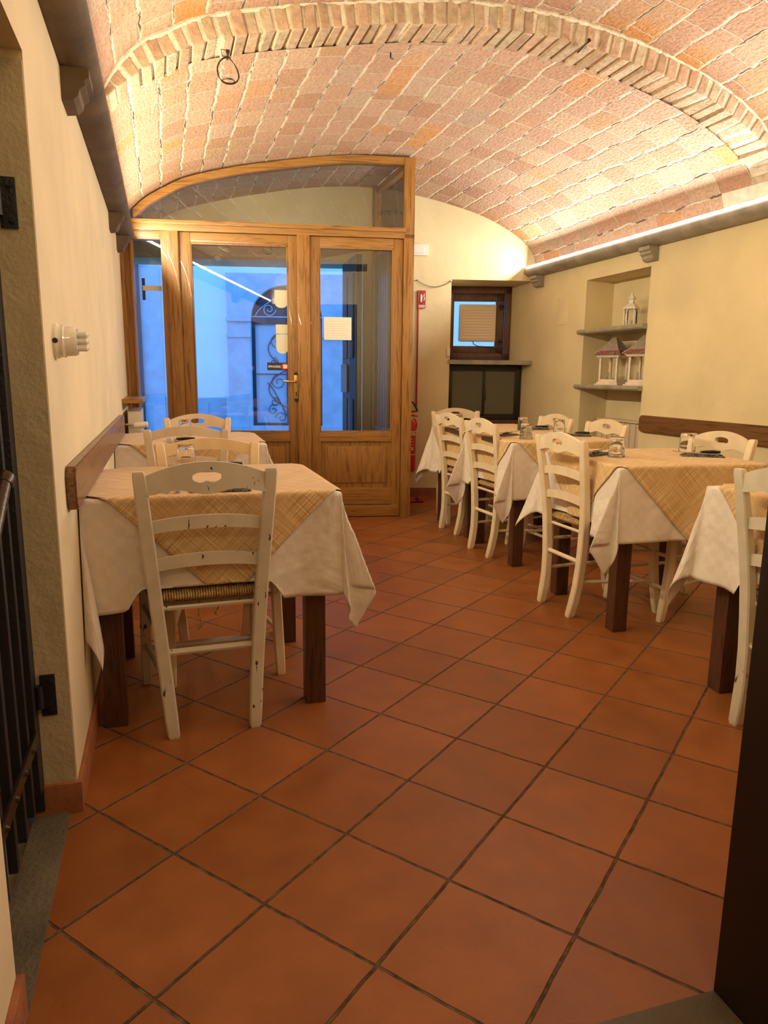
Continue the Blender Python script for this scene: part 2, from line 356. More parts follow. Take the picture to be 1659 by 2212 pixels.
def box(bm, x0, x1, y0, y1, z0, z1, bev=0.0, rot=None, piv=None):
    vs_ = [bm.verts.new((x, y, z)) for x in (x0, x1) for y in (y0, y1) for z in (z0, z1)]
    f = [(0, 1, 3, 2), (4, 6, 7, 5), (0, 4, 5, 1), (2, 3, 7, 6), (0, 2, 6, 4), (1, 5, 7, 3)]
    fs = [bm.faces.new([vs_[i] for i in q]) for q in f]
    if rot is not None:
        p = Vector(piv) if piv else Vector(((x0+x1)/2, (y0+y1)/2, (z0+z1)/2))
        bmesh.ops.rotate(bm, cent=p, matrix=rot, verts=vs_)
    if bev:
        es = list({e for fc in fs for e in fc.edges})
        bmesh.ops.bevel(bm, geom=es, offset=bev, segments=2, affect='EDGES', profile=0.7)
    return vs_
def prism(bm, pts, z0, z1):
    """polygon in xy extruded in z"""
    a = [bm.verts.new((x, y, z0)) for x, y in pts]; b = [bm.verts.new((x, y, z1)) for x, y in pts]
    bm.faces.new(a[::-1]); bm.faces.new(b); n = len(pts)
    for i in range(n): bm.faces.new((a[i], a[(i+1) % n], b[(i+1) % n], b[i]))
def prism3(bm, pts, ext):
    """3d polygon extruded along vector"""
    e = Vector(ext); a = [bm.verts.new(p) for p in pts]; b = [bm.verts.new(Vector(p)+e) for p in pts]
    bm.faces.new(a[::-1]); bm.faces.new(b); n = len(pts)
    for i in range(n): bm.faces.new((a[i], a[(i+1) % n], b[(i+1) % n], b[i]))
def tube(bm, pts, r, seg=8, closed=False):
    pts = [Vector(p) for p in pts]; n = len(pts); rings = []; nrm = None
    for i, p in enumerate(pts):
        if closed: t = pts[(i+1) % n]-pts[i-1]
        else: t = pts[min(i+1, n-1)]-pts[max(i-1, 0)]
        t.normalize()
        if nrm is None:
            nrm = t.orthogonal().normalized()
        nrm = (nrm - t*nrm.dot(t)).normalized(); bn = t.cross(nrm)
        rr = r[i] if isinstance(r, (list, tuple)) else r
        rings.append([bm.verts.new(p+(nrm*math.cos(2*PI*k/seg)+bn*math.sin(2*PI*k/seg))*rr) for k in range(seg)])
    m_ = n if closed else n-1
    for i in range(m_):
        a, b = rings[i], rings[(i+1) % n]
        for k in range(seg): bm.faces.new((a[k], a[(k+1) % seg], b[(k+1) % seg], b[k]))
    if not closed: bm.faces.new(rings[0][::-1]); bm.faces.new(rings[-1])
def lathe(bm, prof, seg=24, cx=0, cy=0, cap=True):
    rings = []
    for r_, z in prof:
        if r_ < 1e-5: rings.append([bm.verts.new((cx, cy, z))])
        else: rings.append([bm.verts.new((cx+r_*math.cos(2*PI*k/seg), cy+r_*math.sin(2*PI*k/seg), z)) for k in range(seg)])
    for a, b in zip(rings, rings[1:]):
        for k in range(seg):
            k2 = (k+1) % seg
            if len(a) == 1 and len(b) == 1: continue
            if len(a) == 1: bm.faces.new((a[0], b[k2], b[k]))
            elif len(b) == 1: bm.faces.new((a[k], a[k2], b[0]))
            else: bm.faces.new((a[k], a[k2], b[k2], b[k]))
    if cap:
        if len(rings[0]) > 1: bm.faces.new(rings[0][::-1])
        if len(rings[-1]) > 1: bm.faces.new(rings[-1])
def loft(bm, secs, ch=0.25):
    """secs: (x,y,z,hw,hd) level rectangles with chamfered corners"""
    rings = []
    for x, y, z, hw, hd in secs:
        c = min(hw, hd)*ch
        pp = [(hw-c, -hd), (hw, -hd+c), (hw, hd-c), (hw-c, hd), (-hw+c, hd), (-hw, hd-c), (-hw, -hd+c), (-hw+c, -hd)]
        rings.append([bm.verts.new((x+a, y+b, z)) for a, b in pp])
    for a, b in zip(rings, rings[1:]):
        for k in range(8): bm.faces.new((a[k], a[(k+1) % 8], b[(k+1) % 8], b[k]))
    bm.faces.new(rings[0][::-1]); bm.faces.new(rings[-1])
def text_obj(s, size, m, parent, loc, rot, name='lettering', ext=0.0004, align='CENTER'):
    cu = bpy.data.curves.new(name, 'FONT'); cu.body = s; cu.size = size; cu.extrude = ext; cu.align_x = align; cu.align_y = 'CENTER'; cu.offset = size*0.012
    t = bpy.data.objects.new(name, cu); C.objects.link(t)
    me = bpy.data.meshes.new_from_object(t.evaluated_get(bpy.context.evaluated_depsgraph_get()))
    bpy.data.objects.remove(t); o = bpy.data.objects.new(name, me); me.materials.clear(); me.materials.append(m); C.objects.link(o)
    o.parent = parent; o.location = loc; o.rotation_euler = rot; return o

# ------------------------------------------------------------------ room geometry
XL, XR = -0.265, 3.37
TB = math.tan(R(13))
def BK(x): return 6.49 - TB*(x-2.39)
AB = -R(13)
YN, YF = 1.905, 7.6          # left wall beyond the gate opening
def spl(P, x):
    if x <= P[0][0]: return P[0][1]
    if x >= P[-1][0]: return P[-1][1]
    for i in range(len(P)-1):
        if P[i][0] <= x <= P[i+1][0]: break
    def sl(j):
        if j <= 0: return (P[1][1]-P[0][1])/(P[1][0]-P[0][0])
        if j >= len(P)-1: return (P[-1][1]-P[-2][1])/(P[-1][0]-P[-2][0])
        return (P[j+1][1]-P[j-1][1])/(P[j+1][0]-P[j-1][0])
    h = P[i+1][0]-P[i][0]; t = (x-P[i][0])/h; a, b = P[i][1], P[i+1][1]; ma, mb = sl(i)*h, sl(i+1)*h
    return (2*t**3-3*t*t+1)*a+(t**3-2*t*t+t)*ma+(-2*t**3+3*t*t)*b+(t**3-t*t)*mb
PROF = [(-0.265, 2.17), (-0.225, 2.27), (-0.178, 2.335), (-0.076, 2.43), (0.058, 2.51), (0.226, 2.59), (0.56, 2.675), (0.9, 2.735), (1.24, 2.782), (1.58, 2.808),
        (1.916, 2.802), (2.27, 2.755), (2.52, 2.703), (2.85, 2.605), (3.11, 2.477), (3.285, 2.345), (3.345, 2.25), (3.37, 2.16)]
def zf(x): return spl(PROF, x)
def zn(x): return zf(x) + 0.105*max(0.0, min(1.0, min(x-XL, XR-x)/0.22))**0.6
def yr(x): return 3.62 - 0.05*(x-XL)
def yfirst(x): return yr(x)+0.205

# floor
bm = BM(); prism(bm, [(-0.285, -1.6), (1.3, -1.6), (1.3, 0.94), (3.45, 0.94), (3.9, 0.94), (3.9, 6.6), (3.4, 6.9), (-0.285, 7.6)], -0.05, 0.0)
struct('floor', bm, M['floor'], 'diagonal terracotta tiled floor', 'floor')
bm = BM(); box(bm, -0.375, -0.285, 1.2, 1.905, -0.04, 0.003, 0.002); struct('trim_1', bm, M['threshold'], 'worn grey stone threshold strip below the iron gate', 'threshold')
bm = BM(); box(bm, -0.284, 0.957, 0.55, 0.94, -0.04, 0.004, 0.002); struct('trim_2', bm, M['threshold'], 'grey stone door threshold at the bottom edge', 'threshold')
bm = BM(); box(bm, -1.5, -0.375, 0.6, 2.6, -0.06, -0.01); struct('trim_3', bm, M['stone_pale'], 'grey stone landing behind the iron gate', 'landing')

# walls
bm = BM()
box(bm, -0.75, XL, YN, 5.2, 0, 2.2); box(bm, -0.75, XL, 5.2, YF, 0, 3.3); box(bm, -0.75, XL, 0.9, 5.2, 2.2, 3.3)
box(bm, -0.75, XL, 1.25, YN, 1.85, 2.2); box(bm, -0.75, XL, 0.9, 1.25, 1.85, 2.2)
struct('wall_left', bm, M['plaster_left'], 'cream plaster wall on the left with gate opening', 'wall', smooth=False)
bm = BM(); box(bm, -0.75, XL-0.002, YN-0.004, YN, 0.0, 1.83); struct('trim_4', bm, M['reveal'], 'rough plaster reveal of the gate opening', 'reveal', smooth=False)
bm = BM(); box(bm, -0.75, -0.30, -1.6, 1.25, 0, 3.3); struct('wall_near_left', bm, M['plaster_left'], 'cream plaster wall end at the lower left', 'wall', smooth=False)
# right wall with shelf niche
NY0, NY1, NZ, ND = 4.565, 5.39, 1.94, 0.26
bm = BM(); box(bm, XR, 3.9, 0.8, NY0, 0, 3.3); box(bm, XR, 3.9, NY1, 6.86, 0, 3.3); box(bm, XR, 3.9, NY0, NY1, NZ, 3.3); box(bm, XR+ND, 3.9, NY0, NY1, 0, NZ)
struct('wall_right', bm, M['plaster'], 'cream plaster wall on the right with a shelf niche', 'wall', smooth=False)
# back wall: sheared pieces
def sp(bm, xa, xb, za, zb, d=0.45, f=0.0, xb2=None, xa2=None):
    prism(bm, [(xa, BK(xa)+f), (xb, BK(xb)+f), (xb if xb2 is None else xb2, BK(xb if xb2 is None else xb2)+d), (xa if xa2 is None else xa2, BK(xa if xa2 is None else xa2)+d)], za, zb)
DX0, DX1, DZ = -0.225, 1.80, 2.17
bm = BM(); sp(bm, XL-0.1, DX0, 0, 3.3); sp(bm, DX0, DX1, DZ, 3.3); sp(bm, DX1, 2.60, 0, 3.3, xb2=2.73); sp(bm, 2.60, 3.5, 2.035, 3.3, 0.75)
sp(bm, 2.60, 3.5, 0, 0.72, 0.75, 0.18)
struct('wall_back', bm, M['plaster'], 'cream plaster end wall under the vault', 'wall', smooth=False)
bm = BM(); prism(bm, [(2.79, 6.99), (3.45, 6.79), (3.45, 7.1), (2.79, 7.3)], 0.72, 1.325); prism(bm, [(2.6, BK(2.6)+0.3), (2.79, 6.90), (2.79, 7.4), (2.5, 7.4)], 0.72, 2.1)
struct('wall_window_recess', bm, M['plaster'], 'plaster filling around the small window recess', 'wall', smooth=False)
# front wall and passage behind the camera
bm = BM(); box(bm, 1.05, 3.9, 0.80, 0.94, 0, 3.3); box(bm, -0.30, 1.05, 0.80, 0.94, 2.15, 3.3); struct('wall_front', bm, M['plaster'], 'plaster wall around the doorway', 'wall', smooth=False)
bm = BM(); box(bm, 1.05, 1.2, -1.6, 0.80, 0, 2.6); box(bm, -0.3, 1.2, -1.75, -1.6, 0, 2.6); struct('wall_passage', bm, M['plaster'], 'plaster walls of the passage', 'wall', smooth=False)
bm = BM(); box(bm, -0.4, 1.2, -1.75, 0.94, 2.6, 2.7); struct('ceiling_passage', bm, M['plaster'], 'flat ceiling of the passage', 'ceiling', smooth=False)
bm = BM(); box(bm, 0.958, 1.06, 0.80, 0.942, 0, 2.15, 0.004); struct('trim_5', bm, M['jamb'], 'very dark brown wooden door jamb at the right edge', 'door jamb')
# stairwell behind the gate
bm = BM(); box(bm, -1.6, -1.5, 0.6, 2.7, -1, 2.6); box(bm, -1.5, -0.75, 2.5, 2.7, -1, 2.6); box(bm, -1.5, -0.75, 0.5, 0.6, -1, 2.6); box(bm, -1.6, -0.75, 0.5, 2.7, 2.6, 2.7)
struct('wall_stairwell', bm, M['plaster_left'], 'plaster walls behind the iron gate', 'wall', smooth=False)

# vault
def vault(name, fz, y0f, y1f, nx, ny, label):
    bm = BM(); L = bm.loops.layers.uv.new('arc')
    xs = []; N = 400; acc = [0]; px, pz = XL, fz(XL)
    for i in range(1, N+1):
        x = XL+(XR-XL)*i/N; z = fz(x); acc.append(acc[-1]+math.hypot(x-px, z-pz)); px, pz = x, z
    cols = []
    for j in range(nx+1):
        s = acc[-1]*j/nx; k = 0
        while k < N-1 and acc[k+1] < s: k += 1
        t = (s-acc[k])/max(1e-9, acc[k+1]-acc[k]); x = XL+(XR-XL)*(k+t)/N; cols.append((x, s))
    grid = []
    for x, s in cols:
        ya, yb = y0f(x), y1f(x)
        grid.append([(bm.verts.new((x, ya+(yb-ya)*i/ny, fz(x)+0.006*math.sin(3.1*x+2.3*(ya+(yb-ya)*i/ny)))), (s, ya+(yb-ya)*i/ny)) for i in range(ny+1)])
    for j in range(nx):
        for i in range(ny):
            q = [grid[j][i], grid[j+1][i], grid[j+1][i+1], grid[j][i+1]]
            f = bm.faces.new([a for a, _ in q])
            for lp, (_, u) in zip(f.loops, q): lp[L].uv = u
    o = struct(name, bm, M['vault'], label, 'ceiling'); return o
vault('ceiling', zf, lambda x: yfirst(x)-0.01, lambda x: BK(x)+0.02, 120, 40, 'brick barrel vault over the far part of the room')
vault('ceiling_near', zn, lambda x: 0.93, lambda x: yr(x)+0.02, 120, 30, 'raised brick barrel vault over the near part of the room')
# brick arch course between the two levels
bm = BM(); N = 300; pts = [(XL+(XR-XL)*i/N, 0) for i in range(N+1)]
acc = 0; last = -1; px, pz = XL, zf(XL)
mb = BM()
seg = 90; prev = None
for i in range(seg+1):
    x = XL+(XR-XL)*i/seg; row = [mb.verts.new((x, yr(x)+0.006, zn(x)+0.03)), mb.verts.new((x, yr(x)+0.006, zf(x)+0.006)), mb.verts.new((x, yr(x)+0.45, zf(x)+0.009))]
    if prev:
        for a in range(2): mb.faces.new((prev[a], row[a], row[a+1], prev[a+1]))
    prev = row
struct('trim_6', mb, M['mortar'], 'pale lime mortar of the vault step', 'mortar')
nxt = 0.03
for i in range(1, 4001):
    x = XL+(XR-XL)*i/4000; z = zf(x); acc += math.hypot(x-px, z-pz); tx, tz = x-px, z-pz; px, pz = x, z
    if acc >= nxt:
        nxt += 0.064+random.uniform(-0.006, 0.008)
        if zn(x)-zf(x) < 0.02: continue
        ang = math.atan2(tz, tx); wd = random.uniform(0.044, 0.055); hh = zn(x)-zf(x)+0.01
        d0 = random.uniform(-0.010, 0.003); d1 = 0.212+random.uniform(-0.015, 0.015); dz = random.uniform(-0.008, 0.003)
        v8 = box(bm, x-wd/2, x+wd/2, yr(x)+d0, yr(x)+d1, z+dz, z+hh, 0, Matrix.Rotation(-ang+random.uniform(-.06, .06), 3, 'Y'), (x, yr(x), z))
        for v in v8: v.co += Vector((random.uniform(-.0045, .0045), random.uniform(-.004, .004), random.uniform(-.0035, .0035)))
bmesh.ops.bevel(bm, geom=list(bm.edges), offset=0.004, segments=1, affect='EDGES')
struct('trim_7', bm, M['rib'], 'arch of upright bricks stepping down across the vault', 'brick arch')
# ragged whitewashed mortar bead along the top edge of the arch
bm = BM(); pts = [(XL+0.06+(XR-XL-0.12)*i/150, 0) for i in range(151)]
tube(bm, [(x, yr(x)+0.0+random.uniform(-.004, .004), zn(x)-0.003+random.uniform(-.003, .003)) for x, _ in pts], [random.uniform(.007, .014) for _ in pts], 6)
struct('trim_8', bm, M['mortar'], 'white mortar bead edging the brick arch', 'mortar')

# ------------------------------------------------------------------ cornices, corbels, led
def cornice(name, side, y0, y1, label):
    bm = BM(); xw = XR if side > 0 else XL; s = -1 if side > 0 else 1
    z0, z1 = (2.068, 2.14) if side > 0 else (2.095, 2.17)
    prof = [(0, z0), (0.055, z0-0.002), (0.085, z0+0.008), (0.108, z0+0.028), (0.114, z0+0.045), (0.108, z1-0.004), (0.10, z1), (0.0, z1+0.01)]
    prism3(bm, [(xw+s*p, y0, z) for p, z in prof], (0, y1-y0, 0))
    return struct(name, bm, M['stone' if side > 0 else 'stone_shaded'], label, 'cornice', angle=50)
cornice('trim_9', 1, 1.0, 6.33, 'rounded grey stone ledge carrying the white light strip')
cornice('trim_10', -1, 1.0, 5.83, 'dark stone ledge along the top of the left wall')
def corbel(x, y, side, z, wid, label, k):
    s = -1 if side > 0 else 1; bm = BM()
    pr = [(0, 0), (0.085, 0), (0.085, -0.025), (0.07, -0.035), (0.072, -0.05), (0.055, -0.062), (0.05, -0.08), (0.035, -0.095), (0, -0.10)]
    prism3(bm, [(s*a, -wid/2, b) for a, b in pr], (0, wid, 0))
    o = obj('corbel', bm, M['stone' if side > 0 else 'stone_shaded'], smooth=False); o.location = (x, y, z); tag(o, label, 'corbel', 'stone corbels under the ledges')
corbel(XR, 6.16, 1, 2.066, 0.12, 'small stone corbel under the far end of the right ledge', 0)
corbel(XR, 4.55, 1, 2.066, 0.12, 'stone corbel under the right ledge above the lantern niche', 1)
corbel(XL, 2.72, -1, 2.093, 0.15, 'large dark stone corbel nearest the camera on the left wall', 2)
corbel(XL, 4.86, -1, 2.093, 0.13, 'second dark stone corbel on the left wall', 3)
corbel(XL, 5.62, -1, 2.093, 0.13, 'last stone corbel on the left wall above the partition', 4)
bm = BM(); box(bm, 3.258, 3.272, 1.0, 6.25, 2.140, 2.156)
tag(obj('led_strip', bm, M['led']), 'glowing white light strip on the right stone ledge', 'light strip')
bm = BM(); box(bm, -0.192, -0.180, 1.0, 5.79, 2.172, 2.180)
tag(obj('led_strip', bm, M['led']), 'light strip hidden on top of the left ledge', 'light strip')

# ------------------------------------------------------------------ skirting
bm = BM(); box(bm, XL, XL+0.012, YN, 5.93, 0, 0.085, 0.002); box(bm, -0.75, XL+0.012, YN-0.014, YN, 0, 0.085, 0.003); struct('baseboard_left', bm, M['skirting'], 'terracotta skirting along the left wall', 'baseboard')
bm = BM(); box(bm, -0.300, -0.286, -1.5, 1.255, 0, 0.085, 0.003); struct('baseboard_near_left', bm, M['skirting'], 'terracotta skirting at the lower left corner', 'baseboard')
bm = BM(); prism(bm, [(1.95, BK(1.95)-0.012), (3.36, BK(3.36)-0.012), (3.36, BK(3.36)+0.01), (1.95, BK(1.95)+0.01)], 0, 0.085); struct('baseboard_back', bm, M['skirting'], 'terracotta skirting along the end wall', 'baseboard')
bm = BM(); box(bm, XR-0.012, XR, 0.95, NY0, 0, 0.085, 0.002); box(bm, XR-0.012, XR, NY1, 6.2, 0, 0.085, 0.002); struct('baseboard_right', bm, M['skirting'], 'terracotta skirting along the right wall', 'baseboard')

# ------------------------------------------------------------------ glazed partition (local x along its front, from the left post)
AV = -R(10); V0 = Vector((1.909, 5.574, 0)); ca, sa = math.cos(AV), math.sin(AV)
def S(x): return (x-1.909)/ca          # distance along the front from the right post, negative to the left
part = thing('glazed_partition', 'golden wood and glass entrance partition with an arched top', 'partition', V0, AV)
sL = S(XL)+0.004; D0, D1 = -0.012, 0.065     # depth range of frame, local y
def pbox(name, x0, x1, z0, z1, m, y0=D0, y1=D1, par=part, bev=0.004):
    bm = BM(); box(bm, x0, x1, y0, y1, z0, z1, bev); return obj(name, bm, M[m], par)
pbox('post', S(1.845), S(1.925), 0, 2.235, 'wood_v', D0-0.01, D1+0.02)
bm = BM(); box(bm, S(1.845), S(1.925), D0-0.01, D1+0.02, 2.2, 2.785, 0.004); obj('upper_post', bm, M['wood_v'], part)
pbox('post', sL, S(-0.172), 0, 2.20, 'wood_v')
bm = BM(); box(bm, S(-0.172)-0.014, S(-0.172), D0-0.02, D0, 0, 2.2, 0.003); box(bm, sL, sL+0.03, D0-0.02, D0, 0, 2.2, 0.003); obj('post_moulding', bm, M['wood_v'], part)
pbox('mullion', S(0.031), S(0.164), 0, 2.20, 'wood_v')
bm = BM(); box(bm, S(0.080), S(0.160), D0-0.02, D0, 0, 2.20, 0.004); obj('mullion_moulding', bm, M['wood_v'], part)
pbox('mullion', S(1.030), S(1.125), 0, 2.20, 'wood_v', D0-0.022, D1)
bm = BM(); box(bm, sL, S(1.85), D0-0.012, D1, 2.200, 2.268, 0.004); box(bm, sL, S(1.86), D0-0.028, D0-0.012, 2.245, 2.275, 0.003); obj('beam', bm, M['wood_h'], part)
pbox('rail', S(-0.172), S(0.031), 2.135, 2.20, 'wood_h'); pbox('sill_panel', S(-0.172), S(0.031), 0, 0.70, 'wood_v', 0, 0.04)
bm = BM(); box(bm, S(-0.172), S(0.031), 0.024, 0.030, 0.70, 2.135); obj('pane', bm, M['pane'], part)
# arched head following the vault and its pane
def sworld(s): return V0.x+s*ca
ss = [sL+(S(1.862)-sL)*i/40 for i in range(41)]
def head(s): return min(zf(sworld(s))-0.012, 2.79)
s0 = next(s for s in ss if head(s) > 2.275+0.02)
ss2 = [s for s in ss if head(s) > 2.29]
bm = BM(); rings = []
for s in ss2:
    zt = head(s); dz = (head(s+0.02)-head(s-0.02))/0.04; nl = math.sqrt(1+dz*dz); th = 0.052*nl if nl < 1.5 else 0.078
    rings.append([bm.verts.new((s, y, z)) for y, z in ((D0, zt), (D1, zt), (D1, max(zt-th, 2.262)), (D0, max(zt-th, 2.262)))])
for a, b in zip(rings, rings[1:]):
    for k in range(4): bm.faces.new((a[k], a[(k+1) % 4], b[(k+1) % 4], b[k]))
bm.faces.new(rings[0]); bm.faces.new(rings[-1][::-1]); obj('arched_head', bm, M['wood_h'], part)
bm = BM(); rings = []
for s in ss2:
    zt = head(s)-0.03
    rings.append([bm.verts.new((s, y, z)) for y, z in ((0.024, zt), (0.030, zt), (0.030, 2.26), (0.024, 2.26))])
for a, b in zip(rings, rings[1:]):
    for k in range(4): bm.faces.new((a[k], a[(k+1) % 4], b[(k+1) % 4], b[k]))
obj('arched_pane', bm, M['pane'], part)
# side of the vestibule running back to the end wall (world coordinates)
xs0, ys0 = 1.885, 5.60; xs1 = 1.915; ys1 = BK(1.915)
side = part
def wpart(name, fn, m):
    bm = BM(); fn(bm); o = obj(name, bm, M[m]); o.parent = part; o.matrix_parent_inverse = Matrix.Translation(V0) @ Matrix.Rotation(AV, 4, 'Z'); o.matrix_parent_inverse = o.matrix_parent_inverse.inverted(); return o
wpart('side_post', lambda b: box(b, 1.875, 1.945, ys1-0.10, ys1-0.005, 0, zf(1.9)-0.0, 0.003), 'wood_v')
wpart('side_beam', lambda b: box(b, 1.882, 1.938, 5.66, ys1-0.10, 2.20, 2.268, 0.003), 'wood_v')
wpart('side_head', lambda b: box(b, 1.882, 1.938, 5.66, ys1-0.10, 2.74, 2.79, 0.003), 'wood_v')
wpart('side_rail', lambda b: box(b, 1.882, 1.938, 5.66, ys1-0.10, 0.62, 0.70, 0.003), 'wood_v')
wpart('side_panel', lambda b: box(b, 1.895, 1.925, 5.66, ys1-0.10, 0, 0.62), 'wood_v')
wpart('side_mullion', lambda b: box(b, 1.882, 1.938, 6.10, 6.16, 0.70, 2.20, 0.003), 'wood_v')
wpart('side_boarding', lambda b: [box(b, 1.897, 1.923, 5.66+0.094*k, 5.66+0.094*k+0.09, 0.70, 2.20, 0.004) for k in range(9)], 'shutter_warm')
wpart('side_transom_pane', lambda b: box(b, 1.907, 1.913, 5.66, ys1-0.10, 2.268, 2.74), 'pane')
# door leaves
def leaf(name, xa, xb, label, handle):
    d = thing(name, label, 'door', V0, AV, kind='structure'); a, b = S(xa), S(xb); w_ = 0.075
    def q(nm, x0, x1, z0, z1, m, y0=0.0, y1=0.05, bev=0.004):
        bm = BM(); box(bm, x0, x1, y0, y1, z0, z1, bev); return obj(nm, bm, M[m], d)
    q('stile', a, a+w_+0.012, 0.006, 2.198, 'wood_v'); q('stile', b-w_, b, 0.006, 2.198, 'wood_v')
    q('top_rail', a+w_, b-w_, 2.125, 2.198, 'wood_h'); q('lock_rail', a+w_, b-w_, 0.625, 0.700, 'wood_h', -0.004)
    q('lower_rail', a+w_, b-w_, 0.105, 0.245, 'wood_h'); q('kick_board', a+w_-0.01, b-w_+0.06, 0.006, 0.10, 'wood_h', -0.006)
    bm = BM(); box(bm, a+w_, b-w_, 0.015, 0.035, 0.24, 0.63); box(bm, a+w_+0.045, b-w_-0.045, 0.004, 0.02, 0.285, 0.585, 0.006); obj('raised_panel', bm, M['wood_v'], d)
    bm = BM()
    for x0, x1, z0, z1 in ((a+w_, a+w_+0.012, 0.70, 2.125), (b-w_-0.012, b-w_, 0.70, 2.125), (a+w_, b-w_, 2.113, 2.125), (a+w_, b-w_, 0.70, 0.712)):
        box(bm, x0, x1, 0.0, 0.02, z0, z1, 0.002)
    obj('glazing_bead', bm, M['wood_v'], d)
    bm = BM(); box(bm, a+w_, b-w_, 0.024, 0.030, 0.70, 2.125); obj('pane', bm, M['pane'], d)
    if handle:
        hx = S(1.012); h = BM(); box(h, hx-0.016, hx+0.016, -0.012, 0.0, 0.965, 1.15, 0.004); hp = obj('handle_plate', h, M['brass'], d)
        h = BM()
        prism3(h, [(hx-0.018, -0.013, 1.15), (hx+0.018, -0.013, 1.15), (hx+0.012, -0.013, 1.165), (hx, -0.013, 1.178), (hx-0.012, -0.013, 1.165)], (0, 0.013, 0))
        prism3(h, [(hx-0.018, -0.013, 0.965), (hx+0.018, -0.013, 0.965), (hx+0.012, -0.013, 0.95), (hx, -0.013, 0.938), (hx-0.012, -0.013, 0.95)], (0, 0.013, 0)); obj('plate_cap', h, M['bronze'], hp)
        h = BM(); tube(h, [(hx, -0.008, 1.10), (hx, -0.04, 1.10), (hx-0.008, -0.05, 1.10), (hx-0.03, -0.052, 1.10), (hx-0.07, -0.05, 1.102), (hx-0.10, -0.047, 1.104)], [0.011, 0.010, 0.009, 0.008, 0.008, 0.006], 10); obj('lever', h, M['brass'], hp)
        h = BM(); tube(h, [(hx, -0.0135, 1.012), (hx, -0.0125, 1.012)], 0.006, 10); box(h, hx-0.003, hx+0.003, -0.0135, -0.0125, 0.99, 1.01); obj('keyhole', h, M['black_plastic'], hp)
    return d
leaf('door_1', 0.166, 1.036, 'left glazed door leaf with brass lever handle and push sign', True)
leaf('door_2', 1.120, 1.842, 'right glazed door leaf with a paper notice', False)
# stickers and signs on the panes
def sheet(name, pts, m, y, label, cat, group=None):
    bm = BM(); prism3(bm, [(S(x), y, z) for x, z in pts], (0, 0.0012, 0)); o = obj(name, bm, M[m], smooth=False)
    o.location = V0; o.rotation_euler = (0, 0, AV); return tag(o, label, cat, group)
def rounded(x0, x1, z0, z1, r):
    return [(x0, z1), (x1, z1), (x1, z0+r)] + [(x1-r+r*math.cos(t), z0+r-r*math.sin(t)) for t in [PI/2*k/5 for k in range(1, 6)]] + [(x0+r-r*math.sin(t), z0+r-r*math.cos(t)) for t in [PI/2*k/5 for k in range(0, 5)]] + [(x0, z0+r)]
sg = thing('push_sign', 'black SPINGERE push sign with red ring on the left door glass', 'sign', V0, AV)
bm = BM(); box(bm, S(0.791), S(0.957), 0.0205, 0.0225, 1.186, 1.246); obj('plate', bm, M['sign_black'], sg)
text_obj('SPINGERE', 0.0225, M['white'], sg, (S(0.846), 0.0200, 1.214), (PI/2, 0, 0))
bm = BM(); n = 28
def stad(r, x0, x1, zc): return [(x1-0.0+0*r+max(0, 1)*0, 0)]
def ringpts(rx, rz, cx, cz): return [(cx+rx*math.cos(2*PI*k/n), cz+rz*math.sin(2*PI*k/n)) for k in range(n)]
prism3(bm, [(S(a), 0.0195, b) for a, b in ringpts(0.030, 0.026, 0.927, 1.216)], (0, 0.001, 0)); obj('red_disc', bm, M['red'], sg)
bm = BM(); box(bm, S(0.913), S(0.945), 0.0183, 0.0194, 1.201, 1.231, 0.0); obj('pictogram', bm, M['paper'], sg)
sheet('sticker', rounded(0.856, 0.956, 1.664, 1.797, 0.042), 'sticker', 0.020, 'upper pale shield shaped sticker on the left door glass', 'sticker')
sheet('sticker', [(0.862, 1.468), (0.957, 1.468), (0.957, 1.538), (0.862, 1.538)], 'sticker', 0.020, 'small pale rectangular sticker on the left door glass', 'sticker')
sheet('sticker', rounded(0.862, 0.957, 1.315, 1.464, 0.044), 'sticker', 0.020, 'lower pale shield shaped sticker above the push sign', 'sticker')
cs = thing('cross_sticker', 'dark and tan crossed sticker on the narrow left pane', 'sticker', V0, AV)
bm = BM(); box(bm, S(-0.117), S(0.022), 0.018, 0.020, 1.770, 1.806); obj('cross_bar', bm, M['sticker'], cs)
bm = BM(); box(bm, S(-0.122), S(-0.100), 0.0205, 0.022, 1.70, 1.86); obj('upright', bm, M['street_dark'], cs)
pn = thing('paper_notice', 'cream paper notice taped to the right door glass', 'notice', V0, AV)
bm = BM(); box(bm, S(1.232), S(1.446), 0.019, 0.021, 1.428, 1.602); obj('sheet', bm, M['paper'], pn)
bm = BM()
for k in range(7): box(bm, S(1.250), S(1.428)-0.012*(k % 3), 0.0184, 0.0189, 1.446+0.017*k, 1.4475+0.017*k)
tube(bm, [(S(1.245+0.19*t), 0.0186, 1.563+0.012*math.sin(PI*t)) for t in [i/10 for i in range(11)]], 0.0009, 4)
obj('printed_lines', bm, M['text_grey'], pn)

